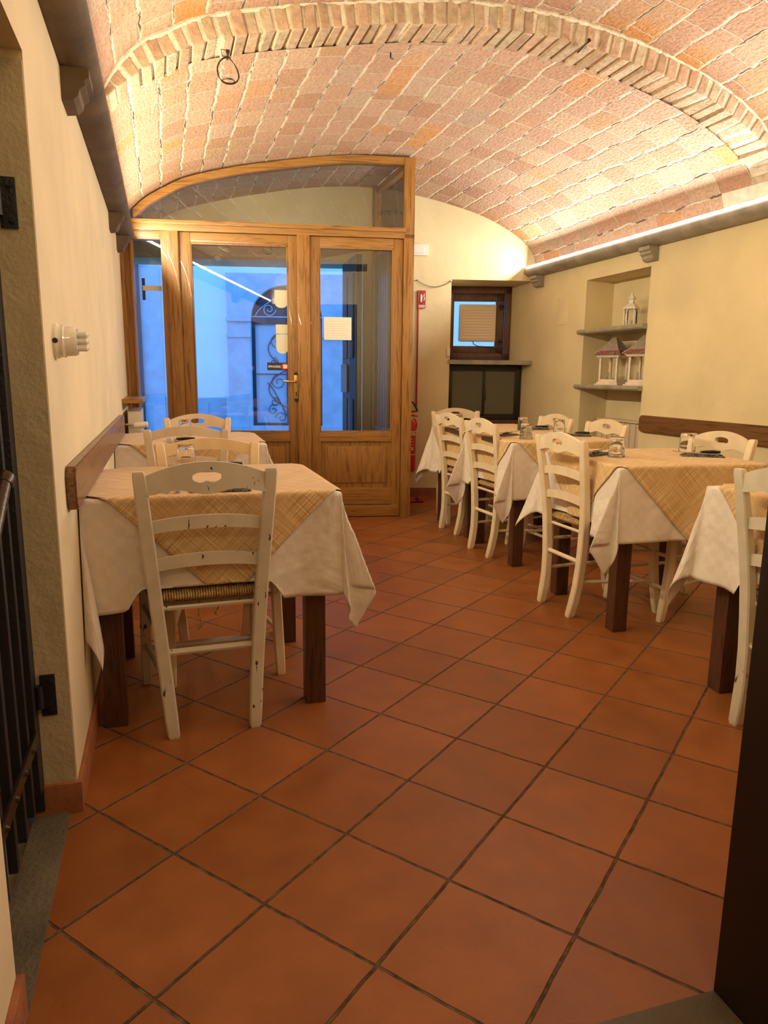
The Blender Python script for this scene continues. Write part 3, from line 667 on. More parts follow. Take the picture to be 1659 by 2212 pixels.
# ------------------------------------------------------------------ outer doorway leaf and the street
od = thing('door_3', 'old weathered wooden street door leaf standing open', 'door', (1.66, BK(1.66)-0.02, 0), R(-93), kind='structure')
bm = BM(); box(bm, 0.0, 0.62, -0.05, 0.0, 0.01, 2.14, 0.005); obj('leaf', bm, M['shutter'], od)
bm = BM()
for z0, z1 in ((0.15, 0.95), (1.30, 2.0)): box(bm, 0.08, 0.28, -0.065, -0.05, z0, z1, 0.008); box(bm, 0.34, 0.54, -0.065, -0.05, z0, z1, 0.008)
obj('panel', bm, M['shutter'], od)
bm = BM(); box(bm, 0.04, 0.30, -0.072, -0.064, 1.0, 1.25, 0.002)
for k in range(5): tube(bm, [(0.07+0.05*k, -0.072, 1.23), (0.07+0.05*k, -0.076, 1.23)], 0.005, 6)
obj('lock_plate', bm, M['facade_stone'], od)
bm = BM(); sp(bm, DX0, DX1, 0.0, 0.28, 0.45, 0.25); struct('trim_11', bm, M['stone_pale'], 'stone step in the street doorway', 'step', smooth=False)
bm = BM(); prism(bm, [(-3, 7.3), (5.5, 7.0), (5.5, 10.5), (-3, 12.6)], 0.20, 0.29); struct('ground', bm, M['cobble'], 'street paving outside the door', 'street', smooth=False)
# facade across the street, local x along it, y outwards (towards us negative)
AF = -R(13); fac = thing('building', 'pale plastered house across the street with a stone portal', 'building', (0, 11.5, 0), AF)
cF = math.cos(AF)
def FS(x): return x/cF
def fbox(nm, x0, x1, z0, z1, m, y0, y1, par=fac, bev=0):
    bm = BM(); box(bm, FS(x0), FS(x1), y0, y1, z0, z1, bev); return obj(nm, bm, M[m], par, smooth=False)
AR0, AR1, AZ = 1.31, 2.34, 1.985; ac = (AR0+AR1)/2; ar = (AR1-AR0)/2
bm = BM()
def arch_wall(bm, x0, x1, z0, z1, y0, y1, ax0, ax1, az, n=24):
    r = (ax1-ax0)/2; c = (ax0+ax1)/2
    box(bm, FS(x0), FS(ax0), y0, y1, z0, z1); box(bm, FS(ax1), FS(x1), y0, y1, z0, z1)
    for k in range(n):
        a = c-r*math.cos(PI*k/n); b = c-r*math.cos(PI*(k+1)/n); za = az+r*0.92*math.sin(PI*k/n); zb = az+r*0.92*math.sin(PI*(k+1)/n)
        prism3(bm, [(FS(a), y0, za), (FS(b), y0, zb), (FS(b), y0, z1), (FS(a), y0, z1)], (0, y1-y0, 0))
arch_wall(bm, -3.0, 8.5, 0.2, 4.6, 0.0, 0.25, AR0, AR1, AZ); obj('plaster_wall', bm, M['facade'], fac, smooth=False)
fbox('plinth', -3.0, 0.93, 0.2, 0.80, 'facade_low', -0.02, 0.0); fbox('plinth', 2.75, 5.5, 0.2, 0.80, 'facade_low', -0.02, 0.0)
bm = BM(); arch_wall(bm, 0.965, 2.68, 0.2, 2.62, -0.06, 0.0, AR0, AR1, AZ); obj('portal', bm, M['facade_stone'], fac, smooth=False)
fbox('portal_base', 0.93, AR0, 0.2, 0.80, 'facade_stone', -0.10, -0.06); fbox('portal_base', AR1, 2.72, 0.2, 0.80, 'facade_stone', -0.10, -0.06)
fbox('capital', 0.95, AR0, 1.93, 1.985, 'facade_stone', -0.10, -0.06); fbox('capital', AR1, 2.70, 1.70, 1.75, 'facade_stone', -0.10, -0.06)
fbox('string_course', 0.95, AR0, 1.70, 1.74, 'facade_stone', -0.09, -0.06)
fbox('stone_strip', -0.29, 0.03, 0.2, 2.70, 'facade_stone', -0.04, 0.0)
fbox('drainpipe', -0.32, -0.26, 0.2, 4.0, 'street_dark', -0.10, -0.04)
fbox('hatch', 0.40, 0.66, 0.50, 0.72, 'facade_low', -0.03, -0.02, bev=0.004)
sd = fac
fbox('door_panel', AR0, AR1, 0.36, AZ-0.01, 'street_door', 0.05, 0.10, sd); fbox('door_step', AR0-0.3, AR1+0.3, 0.2, 0.38, 'facade_stone', -0.16, 0.1, sd)
bm = BM()
for a, b, c_, d_ in ((AR0, AR0+0.05, 0.38, AZ), (AR1-0.05, AR1, 0.38, AZ), (AR0, AR1, AZ-0.09, AZ), (AR0, AR1, 0.38, 0.42), (ac-0.015, ac+0.015, 0.38, AZ)): box(bm, FS(a), FS(b), 0.02, 0.05, c_, d_)
obj('door_frame', bm, M['street_dark'], sd)
bm = BM(); prism3(bm, [(FS(ac-ar*math.cos(PI*k/24)), 0.06, AZ+ar*0.92*math.sin(PI*k/24)) for k in range(25)], (0, 0.03, 0)); obj('lunette', bm, M['street_dark'], sd, smooth=False)
def scroll(bm, cx, cz, r, a0, turns, sgn=1, y=0.035, th=0.005):
    pts = []
    for i in range(40):
        t = i/39; rr = r*(1-0.8*t); a = a0+sgn*turns*2*PI*t
        pts.append((FS(cx+rr*math.cos(a)), y, cz+rr*math.sin(a)))
    tube(bm, pts, th, 6)
bm = BM()
for s in (-1, 1):
    x = ac+s*0.0
    for cz, up_ in ((1.52, 1), (0.92, 1)):
        scroll(bm, ac-s*0.13, cz+0.12, 0.12, PI/2*(1 if s > 0 else 1), 1.4, s)
        scroll(bm, ac-s*0.20, cz-0.18, 0.07, PI*0.5, 1.3, -s)
        pts = [(FS(ac-s*(0.02+0.26*math.sin(PI*t)**0.8)), 0.035, cz+0.30-0.56*t) for t in [i/16 for i in range(17)]]; tube(bm, pts, 0.007, 6)
    pts = [(FS(ac-s*(0.30-0.28*t)), 0.035, 1.03-0.5*t**1.3) for t in [i/12 for i in range(13)]]; tube(bm, pts, 0.007, 6)
    scroll(bm, ac-s*0.22, 0.62, 0.08, PI*0.3, 1.3, s); scroll(bm, ac-s*0.10, 0.50, 0.09, PI, 1.2, -s)
tube(bm, [(FS(AR0+0.05), 0.035, 1.16), (FS(AR1-0.05), 0.035, 1.16)], 0.007, 6)
obj('scrollwork', bm, M['street_dark'], sd)
bm = BM()
for s in (-1, 1):
    scroll(bm, ac+s*0.26, AZ+0.13, 0.10, 0, 1.5, s, 0.05, 0.008); tube(bm, [(FS(ac+s*(0.46-0.44*t)), 0.05, AZ+0.04+0.34*t**0.7) for t in [i/10 for i in range(11)]], 0.008, 6)
tube(bm, [(FS(AR0), 0.05, AZ+0.02), (FS(AR1), 0.05, AZ+0.02)], 0.012, 6)
obj('lunette_scrolls', bm, M['facade_stone'], sd)

# ------------------------------------------------------------------ small window, fan, sill, cupboard
AW = -R(17); WO = (2.785, 6.928, 0)
wn_ = thing('window_1', 'small dark wooden window in the deep recess', 'window', WO, AW, kind='structure')
def wbox(nm, x0, x1, y0, y1, z0, z1, m, par, bev=0.003):
    bm = BM(); box(bm, x0, x1, y0, y1, z0, z1, bev); return obj(nm, bm, M[m], par)
bm = BM()
for a, b, c_, d_ in ((-0.03, 0.03, 1.325, 2.035), (0.555, 0.61, 1.325, 2.035), (-0.03, 0.61, 1.965, 2.035), (-0.03, 0.61, 1.325, 1.385)): box(bm, a, b, -0.02, 0.06, c_, d_, 0.004)
obj('window_frame', bm, M['wood_dark'], wn_)
bm = BM()
for a, b, c_, d_ in ((0.01, 0.045, 1.385, 1.965), (0.463, 0.55, 1.385, 1.965), (0.01, 0.55, 1.893, 1.965), (0.01, 0.55, 1.385, 1.457)): box(bm, a, b, 0.0, 0.045, c_, d_, 0.005)
obj('sash', bm, M['wood_dark'], wn_)
wbox('pane', 0.04, 0.47, 0.02, 0.026, 1.45, 1.90, 'pane', wn_, 0)
bm = BM()
for z in (1.50, 1.84): box(bm, 0.50, 0.53, -0.008, 0.0, z-0.03, z+0.03, 0.003); tube(bm, [(0.49, -0.01, z), (0.545, -0.012, z)], 0.006, 6)
obj('hinge', bm, M['iron'], wn_)
fan = thing('extractor_fan', 'square cream louvred extractor fan in the small window', 'extractor fan', WO, AW)
wbox('housing', 0.095, 0.460, -0.055, 0.018, 1.500, 1.860, 'fan_plastic', fan, 0.018)
bm = BM()
for k in range(11): box(bm, 0.125, 0.432, -0.0605, -0.050, 1.528+0.0275*k, 1.5535+0.0275*k, 0.0015, Matrix.Rotation(R(-4), 3, 'X'))
for a, b, c_, d_ in ((0.112, 0.121, 1.515, 1.845), (0.436, 0.445, 1.515, 1.845), (0.112, 0.445, 1.836, 1.845), (0.112, 0.445, 1.515, 1.524)): box(bm, a, b, -0.060, -0.050, c_, d_, 0.002)
obj('louvre', bm, M['fan_plastic'], fan)
bm = BM(); tube(bm, [(0.24, 0.0, 1.50), (0.25, -0.02, 1.475), (0.29, -0.03, 1.455), (0.36, -0.03, 1.452), (0.45, -0.032, 1.44), (0.53, -0.03, 1.39), (0.55, -0.03, 1.34)], 0.004, 6); obj('cable', bm, M['iron'], fan)
bm = BM(); prism(bm, [(2.585, BK(2.585)-0.012), (3.369, BK(3.369)-0.012), (3.369, 6.74), (2.79, 6.915), (2.62, 6.60)], 1.268, 1.308)
struct('trim_12', bm, M['stone_pale'], 'grey stone sill below the small window', 'sill', smooth=False)
cab = thing('wall_cupboard', 'dark framed cupboard with two frosted sliding panes under the sill', 'cupboard', (2.655, 6.628, 0), AB)
cw = (3.365-2.655)/math.cos(AB)
bm = BM()
for a, b, c_, d_ in ((0, 0.035, 0.735, 1.262), (cw-0.045, cw, 0.735, 1.262), (0, cw, 1.225, 1.262), (0, cw, 0.735, 0.775)): box(bm, a, b, -0.015, 0.03, c_, d_, 0.003)
obj('cupboard_frame', bm, M['cab_frame'], cab)
for nm, a, b, y in (('sliding_door', 0.03, cw/2+0.02, 0.012), ('sliding_door', cw/2-0.01, cw-0.04, -0.006)):
    bm = BM()
    for p, q_, c_, d_ in ((a, a+0.022, 0.775, 1.225), (b-0.022, b, 0.775, 1.225), (a, b, 1.205, 1.225), (a, b, 0.775, 0.795)): box(bm, p, q_, y-0.008, y+0.008, c_, d_, 0.002)
    o = obj(nm, bm, M['cab_frame'], cab)
    bm = BM(); box(bm, a+0.02, b-0.02, y-0.002, y+0.002, 0.79, 1.21); obj('frosted_pane', bm, M['frost'], o)
bm = BM(); box(bm, cw/2-0.004, cw/2+0.018, -0.030, -0.014, 0.92, 1.03, 0.005); obj('pull_handle', bm, M['black_plastic'], cab)
wbox('base_board', 0.0, cw, -0.02, 0.03, 0.695, 0.735, 'wood_dark', cab)

# ------------------------------------------------------------------ end wall fittings
def onback(x, off=0.0): return (x, BK(x)-off, 0)
e = thing('emergency_light', 'white rectangular wall light beside the partition', 'emergency light', (2.27, BK(2.27), 2.285), AB)
bm = BM(); box(bm, -0.13, 0.11, -0.035, 0, -0.05, 0.05, 0.006); obj('case', bm, M['white_plastic'], e)
bm = BM(); box(bm, -0.11, 0.075, -0.042, -0.034, -0.03, 0.03, 0.004); obj('diffuser', bm, M['white'], e)
s_ = thing('extinguisher_sign', 'red fire extinguisher sign on top of a thin red pole', 'sign', (2.30, BK(2.30), 0), AB)
bm = BM(); tube(bm, [(0, -0.015, 0.86), (0, -0.015, 1.93)], 0.008, 8); obj('pole', bm, M['red_dull'], s_)
RS = Matrix.Rotation(R(-20), 3, 'Z')
sp_ = thing('tmp', None, None); bpy.data.objects.remove(sp_)
bm = BM(); box(bm, 0.0, 0.068, -0.018, -0.013, 1.77, 1.93, 0.001); pl = obj('plate', bm, M['red_dull'], s_)
bm = BM(); box(bm, 0.006, 0.062, -0.0192, -0.018, 1.778, 1.80); obj('white_band', bm, M['white'], pl)
bm = BM(); lathe(bm, [(0.0, 1.825), (0.009, 1.826), (0.009, 1.875), (0.006, 1.888), (0.004, 1.896), (0, 1.897)], 10, 0.024, -0.0185); tube(bm, [(0.026, -0.02, 1.892), (0.038, -0.02, 1.888), (0.036, -0.02, 1.85)], 0.0018, 5)
tube(bm, [(0.050, -0.0195, 1.84), (0.056, -0.0195, 1.865), (0.048, -0.0195, 1.875), (0.053, -0.0195, 1.90)], 0.0045, 6); obj('pictogram', bm, M['white'], pl)
text_obj('ESTINTORE', 0.0105, M['red_dull'], pl, (0.034, -0.0196, 1.789), (PI/2, 0, 0))
ch = thing('wall_chain', 'thin chain hanging slack on the end wall beside the window recess', 'chain', (2.285, BK(2.285), 2.018), AB)
bm = BM(); Lc = (2.597-2.285)/math.cos(AB)
for k in range(26):
    t = k/25; x = Lc*t; z = -0.055*math.sin(PI*t)**0.9-0.0; ang = k*PI/2
    cpt = Vector((x, -0.018, z)); tube(bm, [cpt+Vector((0.008*math.cos(a), 0.004*math.sin(a)*math.cos(ang), 0.004*math.sin(a)*math.sin(ang))) for a in [2*PI*j/8 for j in range(8)]], 0.0014, 4, True)
obj('links', bm, M['bronze'], ch)
bm = BM(); tube(bm, [(0, 0, 0.002), (0, -0.022, 0.002)], 0.005, 6); obj('wall_hook', bm, M['bronze'], ch)
bm = BM(); tube(bm, [(Lc, 0, 0.002), (Lc, -0.022, 0.002)], 0.007, 6); obj('wall_hook', bm, M['white_plastic'], ch)
bm = BM(); box(bm, 0, 0.03, -0.02, 0, 0, 0.075, 0.003)
o = obj('junction_box', bm, M['white_plastic']); o.location = (2.572, BK(2.572), 1.34); o.rotation_euler = (0, 0, AB); tag(o, 'tiny white box on the wall edge left of the small window', 'switch box')
# extinguisher
ex = thing('fire_extinguisher', 'red fire extinguisher hanging on the end wall beside the partition', 'fire extinguisher', (2.205, BK(2.205)-0.085, 0.26), AB)
bm = BM(); lathe(bm, [(0, 0.0), (0.06, 0.0), (0.070, 0.012), (0.072, 0.04), (0.072, 0.40), (0.066, 0.44), (0.045, 0.475), (0.022, 0.49), (0.022, 0.50), (0, 0.50)], 32); cy = obj('cylinder', bm, M['red'], ex)
bm = BM()
for z in (0.16, 0.345, 0.378): lathe(bm, [(0.0726, z), (0.0730, z), (0.0730, z+0.006), (0.0726, z+0.006)], 32, cap=False)
for k in range(4): tube(bm, [(0.0724*math.sin(a), -0.0724*math.cos(a), 0.31-0.026*k) for a in [R(-10+5*i) for i in range(9+k % 2)]], 0.0022, 4)
for a0 in (6, 26):
    a = R(a0); v4 = box(bm, -0.007, 0.007, -0.0735, -0.072, 0.205, 0.225, 0, Matrix.Rotation(a, 3, 'Z'), (0, 0, 0.2))
obj('label_print', bm, M['white'], cy)
letters = 'ESTINTORE'
for k, chh in enumerate(letters):
    a = R(-38+k*11); text_obj(chh, 0.026, M['white'], cy, (0.0732*math.sin(a), -0.0732*math.cos(a), 0.362), (PI/2, 0, a))
bm = BM(); tube(bm, [(0, 0, 0.49), (0, 0, 0.53)], 0.016, 12); tube(bm, [(-0.04, 0, 0.525), (0.03, -0.01, 0.53), (0.085, -0.02, 0.52)], [0.008, 0.009, 0.005], 8); tube(bm, [(-0.03, 0, 0.545), (0.03, -0.008, 0.563), (0.075, -0.018, 0.572)], [0.008, 0.010, 0.008], 8); obj('valve_handle', bm, M['red'], ex)
bm = BM(); tube(bm, [(0.075, -0.02, 0.585), (0.066, -0.02, 0.60), (0.04, -0.02, 0.645), (0.0, -0.02, 0.672), (-0.05, -0.02, 0.66), (-0.085, -0.02, 0.58), (-0.085, -0.02, 0.4), (-0.08, -0.02, 0.15)], 0.009, 8); tube(bm, [(0.08, -0.02, 0.565), (0.07, -0.02, 0.595)], 0.008, 8); obj('hose', bm, M['black_plastic'], ex)
bm = BM(); tube(bm, [(0.05, 0, 0.50), (0.07, 0, 0.47), (0.075, 0, 0.44), (0.073, 0.01, 0.40)], 0.007, 8); obj('safety_pin_strap', bm, M['red'], ex)
fs_ = thing('extinguisher_floor_stand', 'red tubular floor stand lying beside the foot of the partition', 'floor stand', (2.12, BK(2.12)-0.30, 0), AB)
bm = BM(); tube(bm, [(0.0-0.1, 0.06, 0.014), (0.10, 0.06, 0.014), (0.155, 0.045, 0.014), (0.17, 0.0, 0.014), (0.15, -0.045, 0.014), (0.08, -0.06, 0.014), (-0.1, -0.065, 0.014)], 0.013, 10); obj('tube_frame', bm, M['red'], fs_)
bm = BM(); tube(bm, [(0.10, -0.065, 0.02), (0.115, 0.07, 0.02)], 0.018, 8); obj('strap', bm, M['black_plastic'], fs_)

# ------------------------------------------------------------------ right wall: shelves, lanterns, radiator, boards
def shelf(z0, label, th):
    bm = BM(); y0, y1 = NY0-0.0, NY1+0.045
    prof = [(0.0, 0), (0.034, 0), (0.046, th*0.3), (0.046, th*0.7), (0.034, th), (0, th)]
    prism3(bm, [(XR-p, y0-0.005, z0+q_) for p, q_ in prof], (0, y1-y0, 0)); box(bm, XR-0.001, XR+ND-0.002, NY0+0.002, NY1-0.002, z0, z0+th)
    o = obj('niche_shelf', bm, M['stone_pale']); tag(o, label, 'shelf', 'stone shelves in the wall niche')
shelf(1.507, 'upper grey stone shelf in the niche, below the small white lantern', 0.038)
shelf(1.062, 'lower grey stone shelf in the niche, under the two roofed lanterns', 0.036)
# small metal lantern
ln = thing('metal_lantern', 'small white metal lantern alone on the upper niche shelf', 'lantern', (3.49, 4.935, 1.545), R(20))
bm = BM(); lathe(bm, [(0, 0), (0.062, 0), (0.062, 0.006), (0.055, 0.014), (0, 0.014)], 6); obj('base', bm, M['metal_white'], ln)
for k in range(6):
    a = 2*PI*k/6; bm = BM(); tube(bm, [(0.052*math.cos(a), 0.052*math.sin(a), 0.012), (0.052*math.cos(a), 0.052*math.sin(a), 0.135)], 0.0045, 6); obj('post', bm, M['metal_white'], ln)
bm = BM(); lathe(bm, [(0.047, 0.014), (0.047, 0.132)], 6, cap=False); obj('pane', bm, M['pane'], ln)
bm = BM(); lathe(bm, [(0, 0.133), (0.064, 0.133), (0.064, 0.142), (0.05, 0.155), (0.026, 0.172), (0.022, 0.176), (0.022, 0.205), (0.034, 0.209), (0.03, 0.216), (0.014, 0.232), (0.008, 0.24), (0.008, 0.247), (0.011, 0.252), (0, 0.262)], 6); obj('roof', bm, M['metal_white'], ln)
bm = BM(); lathe(bm, [(0, 0.014), (0.022, 0.014), (0.022, 0.05), (0, 0.05)], 16); obj('candle', bm, M['wax'], ln)
def wood_lantern(loc, rz, label):
    t = thing('roofed_lantern', label, 'lantern', loc, rz, 'whitewashed wooden lanterns with twig roofs')
    bm = BM(); box(bm, -0.105, 0.105, -0.105, 0.105, 0, 0.010, 0.002); box(bm, -0.092, 0.092, -0.092, 0.092, 0.010, 0.024, 0.003); obj('base', bm, M['lantern_white'], t)
    bm = BM()
    for a, b, c_, d_ in ((-.08, .08, -.082, -.066), (-.08, .08, .066, .082), (-.082, -.066, -.08, .08), (.066, .082, -.08, .08)): box(bm, a, b, c_, d_, 0.024, 0.045, 0.004)
    obj('lower_rail', bm, M['lantern_white'], t)
    for a in (-1, 1):
        for b in (-1, 1):
            bm = BM(); box(bm, a*0.074-0.009, a*0.074+0.009, b*0.074-0.009, b*0.074+0.009, 0.02, 0.218, 0.004); obj('post', bm, M['lantern_white'], t)
    bm = BM(); box(bm, -0.098, 0.098, -0.098, 0.098, 0.216, 0.228, 0.002); box(bm, -0.108, 0.108, -0.108, 0.108, 0.228, 0.236, 0.002); obj('eaves', bm, M['lantern_white'], t)
    bm = BM()
    lv = [(0.122, 0.236), (0.082, 0.27), (0.048, 0.315), (0.012, 0.372)]
    rg = [[bm.verts.new((a*s, b*s, z)) for a, b in ((-1, -1), (1, -1), (1, 1), (-1, 1))] for s, z in lv]
    fcs = []
    for i in range(3):
        for k in range(4):
            f = bm.faces.new((rg[i][k], rg[i][(k+1) % 4], rg[i+1][(k+1) % 4], rg[i+1][k])); f.material_index = 1 if i == 0 else 0
    bm.faces.new(rg[0][::-1]); bm.faces.new(rg[-1]); obj('roof', bm, [M['roof_grey'], M['roof_red']], t, smooth=False)
    bm = BM()
    for a, b in ((-1, -1), (1, -1), (1, 1), (-1, 1)): tube(bm, [(a*s*1.01, b*s*1.01, z+0.002) for s, z in lv], 0.004, 5)
    rnd = random.Random(3)
    for k in range(46):
        sd_ = k % 4; p = rnd.uniform(-0.12, 0.12); z = 0.238+rnd.uniform(0, 0.012); l = rnd.uniform(0.02, 0.05); dx = rnd.uniform(-0.03, 0.03)
        a = (p, -0.105, z+0.01); b = (p+dx, -0.105-l*0.6, z-0.004)
        rr = Matrix.Rotation(PI/2*sd_, 3, 'Z'); tube(bm, [rr @ Vector(a), rr @ Vector(b)], 0.0022, 4)
    obj('twig', bm, M['roof_twig'], t)
    bm = BM(); lathe(bm, [(0, 0.024), (0.045, 0.024), (0.048, 0.03), (0.048, 0.085), (0.050, 0.10), (0.047, 0.10), (0.045, 0.085), (0.045, 0.03), (0, 0.028)], 24, cap=False); j = obj('candle_jar', bm, M['glass'], t)
    bm = BM(); lathe(bm, [(0, 0.03), (0.040, 0.03), (0.040, 0.055), (0, 0.057)], 20); obj('candle', bm, M['wax'], j)
    return t
wood_lantern((3.475, 5.09, 1.098), R(24), 'whitewashed wooden lantern with twig roof, on the left of the lower niche shelf')
wood_lantern((3.475, 4.705, 1.098), R(24), 'whitewashed wooden lantern with twig roof, on the right, half hidden by the niche edge')
rd = thing('radiator', 'cream sectional radiator standing in the niche behind the chairs', 'radiator', (XR+0.17, NY0+0.03, 0))
bm = BM(); nsec = 10; sw = (NY1-NY0-0.07)/nsec
for k in range(nsec):
    y = 0.0+sw*k; box(bm, -0.012, 0.065, y+0.003, y+sw-0.003, 0.14, 0.80, 0.008)
obj('section', bm, M['rad_white'], rd)
bm = BM(); box(bm, -0.02, 0.07, -0.005, NY1-NY0-0.065, 0.805, 0.822, 0.003)
for k in range(nsec+1): box(bm, -0.018, -0.010, sw*k-0.003, sw*k+0.003, 0.14, 0.805)
obj('top_grille', bm, M['rad_white'], rd)
def board(x, y0, y1, side, label, m='wood_board'):
    bm = BM(); c = 0.02
    prism3(bm, [(0, y0, 0.80), (0, y0+c, 0.78), (0, y1-c, 0.78), (0, y1, 0.80), (0, y1, 0.88), (0, y1-c, 0.90), (0, y0+c, 0.90), (0, y0, 0.88)], (side*0.028, 0, 0))
    bmesh.ops.bevel(bm, geom=list(bm.edges), offset=0.004, segments=2, affect='EDGES')
    o = obj('chair_rail_board', bm, M[m], loc=(x, 0, -0.012 if side < 0 else 0)); tag(o, label, 'wall board')
board(XL, 2.085, 4.745, 1, 'dark brown wooden chair board along the left wall')
board(XR, 2.0, 4.54, -1, 'dark walnut chair board on the right wall beside the niche')
bm = BM(); box(bm, -0.003, 0.0, -0.098, 0.098, -0.117, 0.117, 0.001); o = obj('access_cover', bm, M['plaster'], loc=(XR, 5.745, 1.725)); tag(o, 'painted over square cover on the right wall near the window', 'access cover')
bm = BM(); tube(bm, [(0, 0.035*math.cos(a), 0.05*math.sin(a)) for a in [R(150+20*i) for i in range(11)]], 0.002, 5); o = obj('wall_crack', bm, M['plaster'], loc=(XR, 5.745, 1.50)); tag(o, 'small curved ridge in the plaster below the square cover', 'plaster ridge')

# ------------------------------------------------------------------ left wall: switch, shelf, radiator
sw_ = thing('rotary_switch', 'white porcelain rotary switch on the left wall', 'switch', (XL, 2.085, 1.232)); sw_.rotation_euler = (0, PI/2, 0)
bm = BM(); lathe(bm, [(0, 0), (0.046, 0), (0.046, 0.008), (0.043, 0.012), (0.041, 0.02), (0.043, 0.024), (0.039, 0.028), (0.037, 0.05), (0.034, 0.056), (0, 0.056)], 32); obj('housing', bm, M['porcelain'], sw_)
bm = BM()
for k in range(3): tube(bm, [((k-1)*0.017, 0, 0.052), ((k-1)*0.017, 0, 0.078), ((k-1)*0.017, 0, 0.083)], [0.0085, 0.0085, 0.004], 12)
obj('knob', bm, M['porcelain'], sw_)
bm = BM(); tube(bm, [(0.0, -0.046, 0.007), (0.0, -0.0465, 0.007)], 0.007, 10); obj('cable_notch', bm, M['black_plastic'], sw_)
bm = BM(); box(bm, XL, -0.128, 5.08, 5.88, 0.955, 0.983, 0.003); tag(obj('wall_ledge', bm, M['wood_h']), 'brown wooden ledge on the left wall above the radiator valve', 'ledge')
lr = thing('radiator', 'cream radiator on the left wall below the wooden ledge', 'radiator', (XL, 5.12, 0))
bm = BM()
for k in range(8): box(bm, 0.03, 0.115, 0.01+0.08*k, 0.08+0.08*k, 0.2, 0.90, 0.01)
obj('section', bm, M['rad_white'], lr)
bm = BM(); tube(bm, [(0.02, -0.02, 0.815), (0.07, -0.10, 0.815)], 0.008, 8); tube(bm, [(0.07, 0.0, 0.80), (0.07, -0.10, 0.815)], 0.012, 8); obj('valve', bm, M['steel'], lr)
bm = BM(); tube(bm, [(0.07, -0.12, 0.815), (0.09, -0.12, 0.816), (0.155, -0.12, 0.82), (0.16, -0.12, 0.82)], [0.013, 0.021, 0.021, 0.015], 16); obj('valve_knob', bm, M['white_plastic'], lr)

# ------------------------------------------------------------------ iron hooks on the arch
hk = thing('iron_lantern_ring', 'wrought iron ring hanging from the brick arch on the left', 'iron ring', (0.338, 3.555, 2.545))
bm = BM(); tube(bm, [(0.004, 0.05, 0.0), (0.0, -0.03, 0.0)], 0.006, 8); lathe(bm, [(0, -0.006), (0.009, -0.005), (0.009, 0.005), (0, 0.006)], 10, 0, -0.03); obj('nail', bm, M['iron_brown'], hk)
bm = BM(); tube(bm, [(-0.028, -0.022, 0.008), (-0.002, -0.022, 0.008), (0.0, -0.022, -0.018), (-0.024, -0.022, -0.018)], 0.0022, 6, True)
ctl = [(0.005, -0.022, -0.02), (-0.024, -0.022, -0.03), (-0.045, -0.022, -0.062), (-0.043, -0.022, -0.10), (-0.025, -0.022, -0.122), (0.005, -0.022, -0.128), (0.035, -0.022, -0.116), (0.046, -0.022, -0.092), (0.035, -0.022, -0.058), (0.012, -0.022, -0.03)]
pts = []
for i in range(10):
    p0, p1, p2, p3 = [Vector(ctl[(i+k-1) % 10]) for k in range(4)]
    for t in (0, .25, .5, .75): pts.append(0.5*((2*p1)+(p2-p0)*t+(2*p0-5*p1+4*p2-p3)*t*t+(3*p1-p0-3*p2+p3)*t**3))
tube(bm, pts, 0.0034, 6, True); tube(bm, [(0.027*math.cos(a), -0.022+0.027*math.sin(a), -0.116) for a in [2*PI*i/16 for i in range(16)]], 0.003, 6, True); obj('ring', bm, M['iron_brown'], hk)
bm = BM(); tube(bm, [(0, 0.03, -0.01), (0.0, -0.06, 0.0)], [0.007, 0.005], 8); tube(bm, [(0, -0.06, 0.002), (0.0, -0.072, 0.004)], 0.010, 8); o = obj('iron_nail', bm, M['iron_brown'], loc=(2.075, 3.50, 2.775)); tag(o, 'long iron nail sticking out of the brick arch, top right', 'nail')
bm = BM(); tube(bm, [(0, 0, 0.02), (0, 0, -0.015), (0.008, -0.004, -0.025), (0.014, -0.004, -0.018)], 0.004, 6); o = obj('iron_hook', bm, M['iron_brown'], loc=(1.19, 3.86, 2.768)); tag(o, 'tiny iron hook in the vault bricks near the centre', 'hook')

# ------------------------------------------------------------------ iron gate
gt = thing('iron_gate', 'black iron bar gate in the opening of the left wall', 'gate', (-0.345, -0.05, 0))
bm = BM(); box(bm, -0.035, 0.0, 1.93, 1.958, 0.02, 1.82, 0.003); box(bm, -0.04, -0.0, 1.895, 1.935, 0.085, 1.82, 0.003); obj('stile', bm, M['iron'], gt)
for k, y in enumerate((1.84, 1.74, 1.63, 1.52, 1.41, 1.30)):
    bm = BM(); box(bm, -0.026, -0.006, y-0.012, y+0.012, 0.07, 1.80, 0.003); obj('bar', bm, M['iron'], gt)
bm = BM(); box(bm, -0.006, 0.002, 1.26, 1.915, 0.225, 0.262, 0.002)
for k in range(6):
    y = 1.84-0.107*k; tube(bm, [(0.002, y, 0.243), (0.009, y, 0.243)], [0.009, 0.004], 8)
obj('riveted_rail', bm, M['iron_brown'], gt)
for z, lb in ((1.528, 0.0), (0.337, 0.0)):
    bm = BM(); box(bm, 0.010, 0.046, YN+0.038, YN+0.046, z-0.055, z+0.055, 0.002); tube(bm, [(0.035, YN+0.038, z+0.038), (0.035, YN+0.032, z+0.038)], 0.006, 8); tube(bm, [(0.035, YN+0.038, z-0.038), (0.035, YN+0.032, z-0.038)], 0.006, 8)
    tube(bm, [(0.008, YN+0.032, z-0.03), (0.008, YN+0.032, z+0.03)], 0.010, 10); obj('hinge_plate', bm, M['iron'], gt)
hr = thing('handrail', 'short dark metal handrail end at the left edge before the gate', 'handrail', (-0.32, 1.55, 0.93))
bm = BM(); tube(bm, [(0.0, 0.05, 0.0), (0.0, -0.02, -0.04), (0.0, -0.36, -0.26)], 0.017, 14); obj('tube', bm, M['iron_brown'], hr)
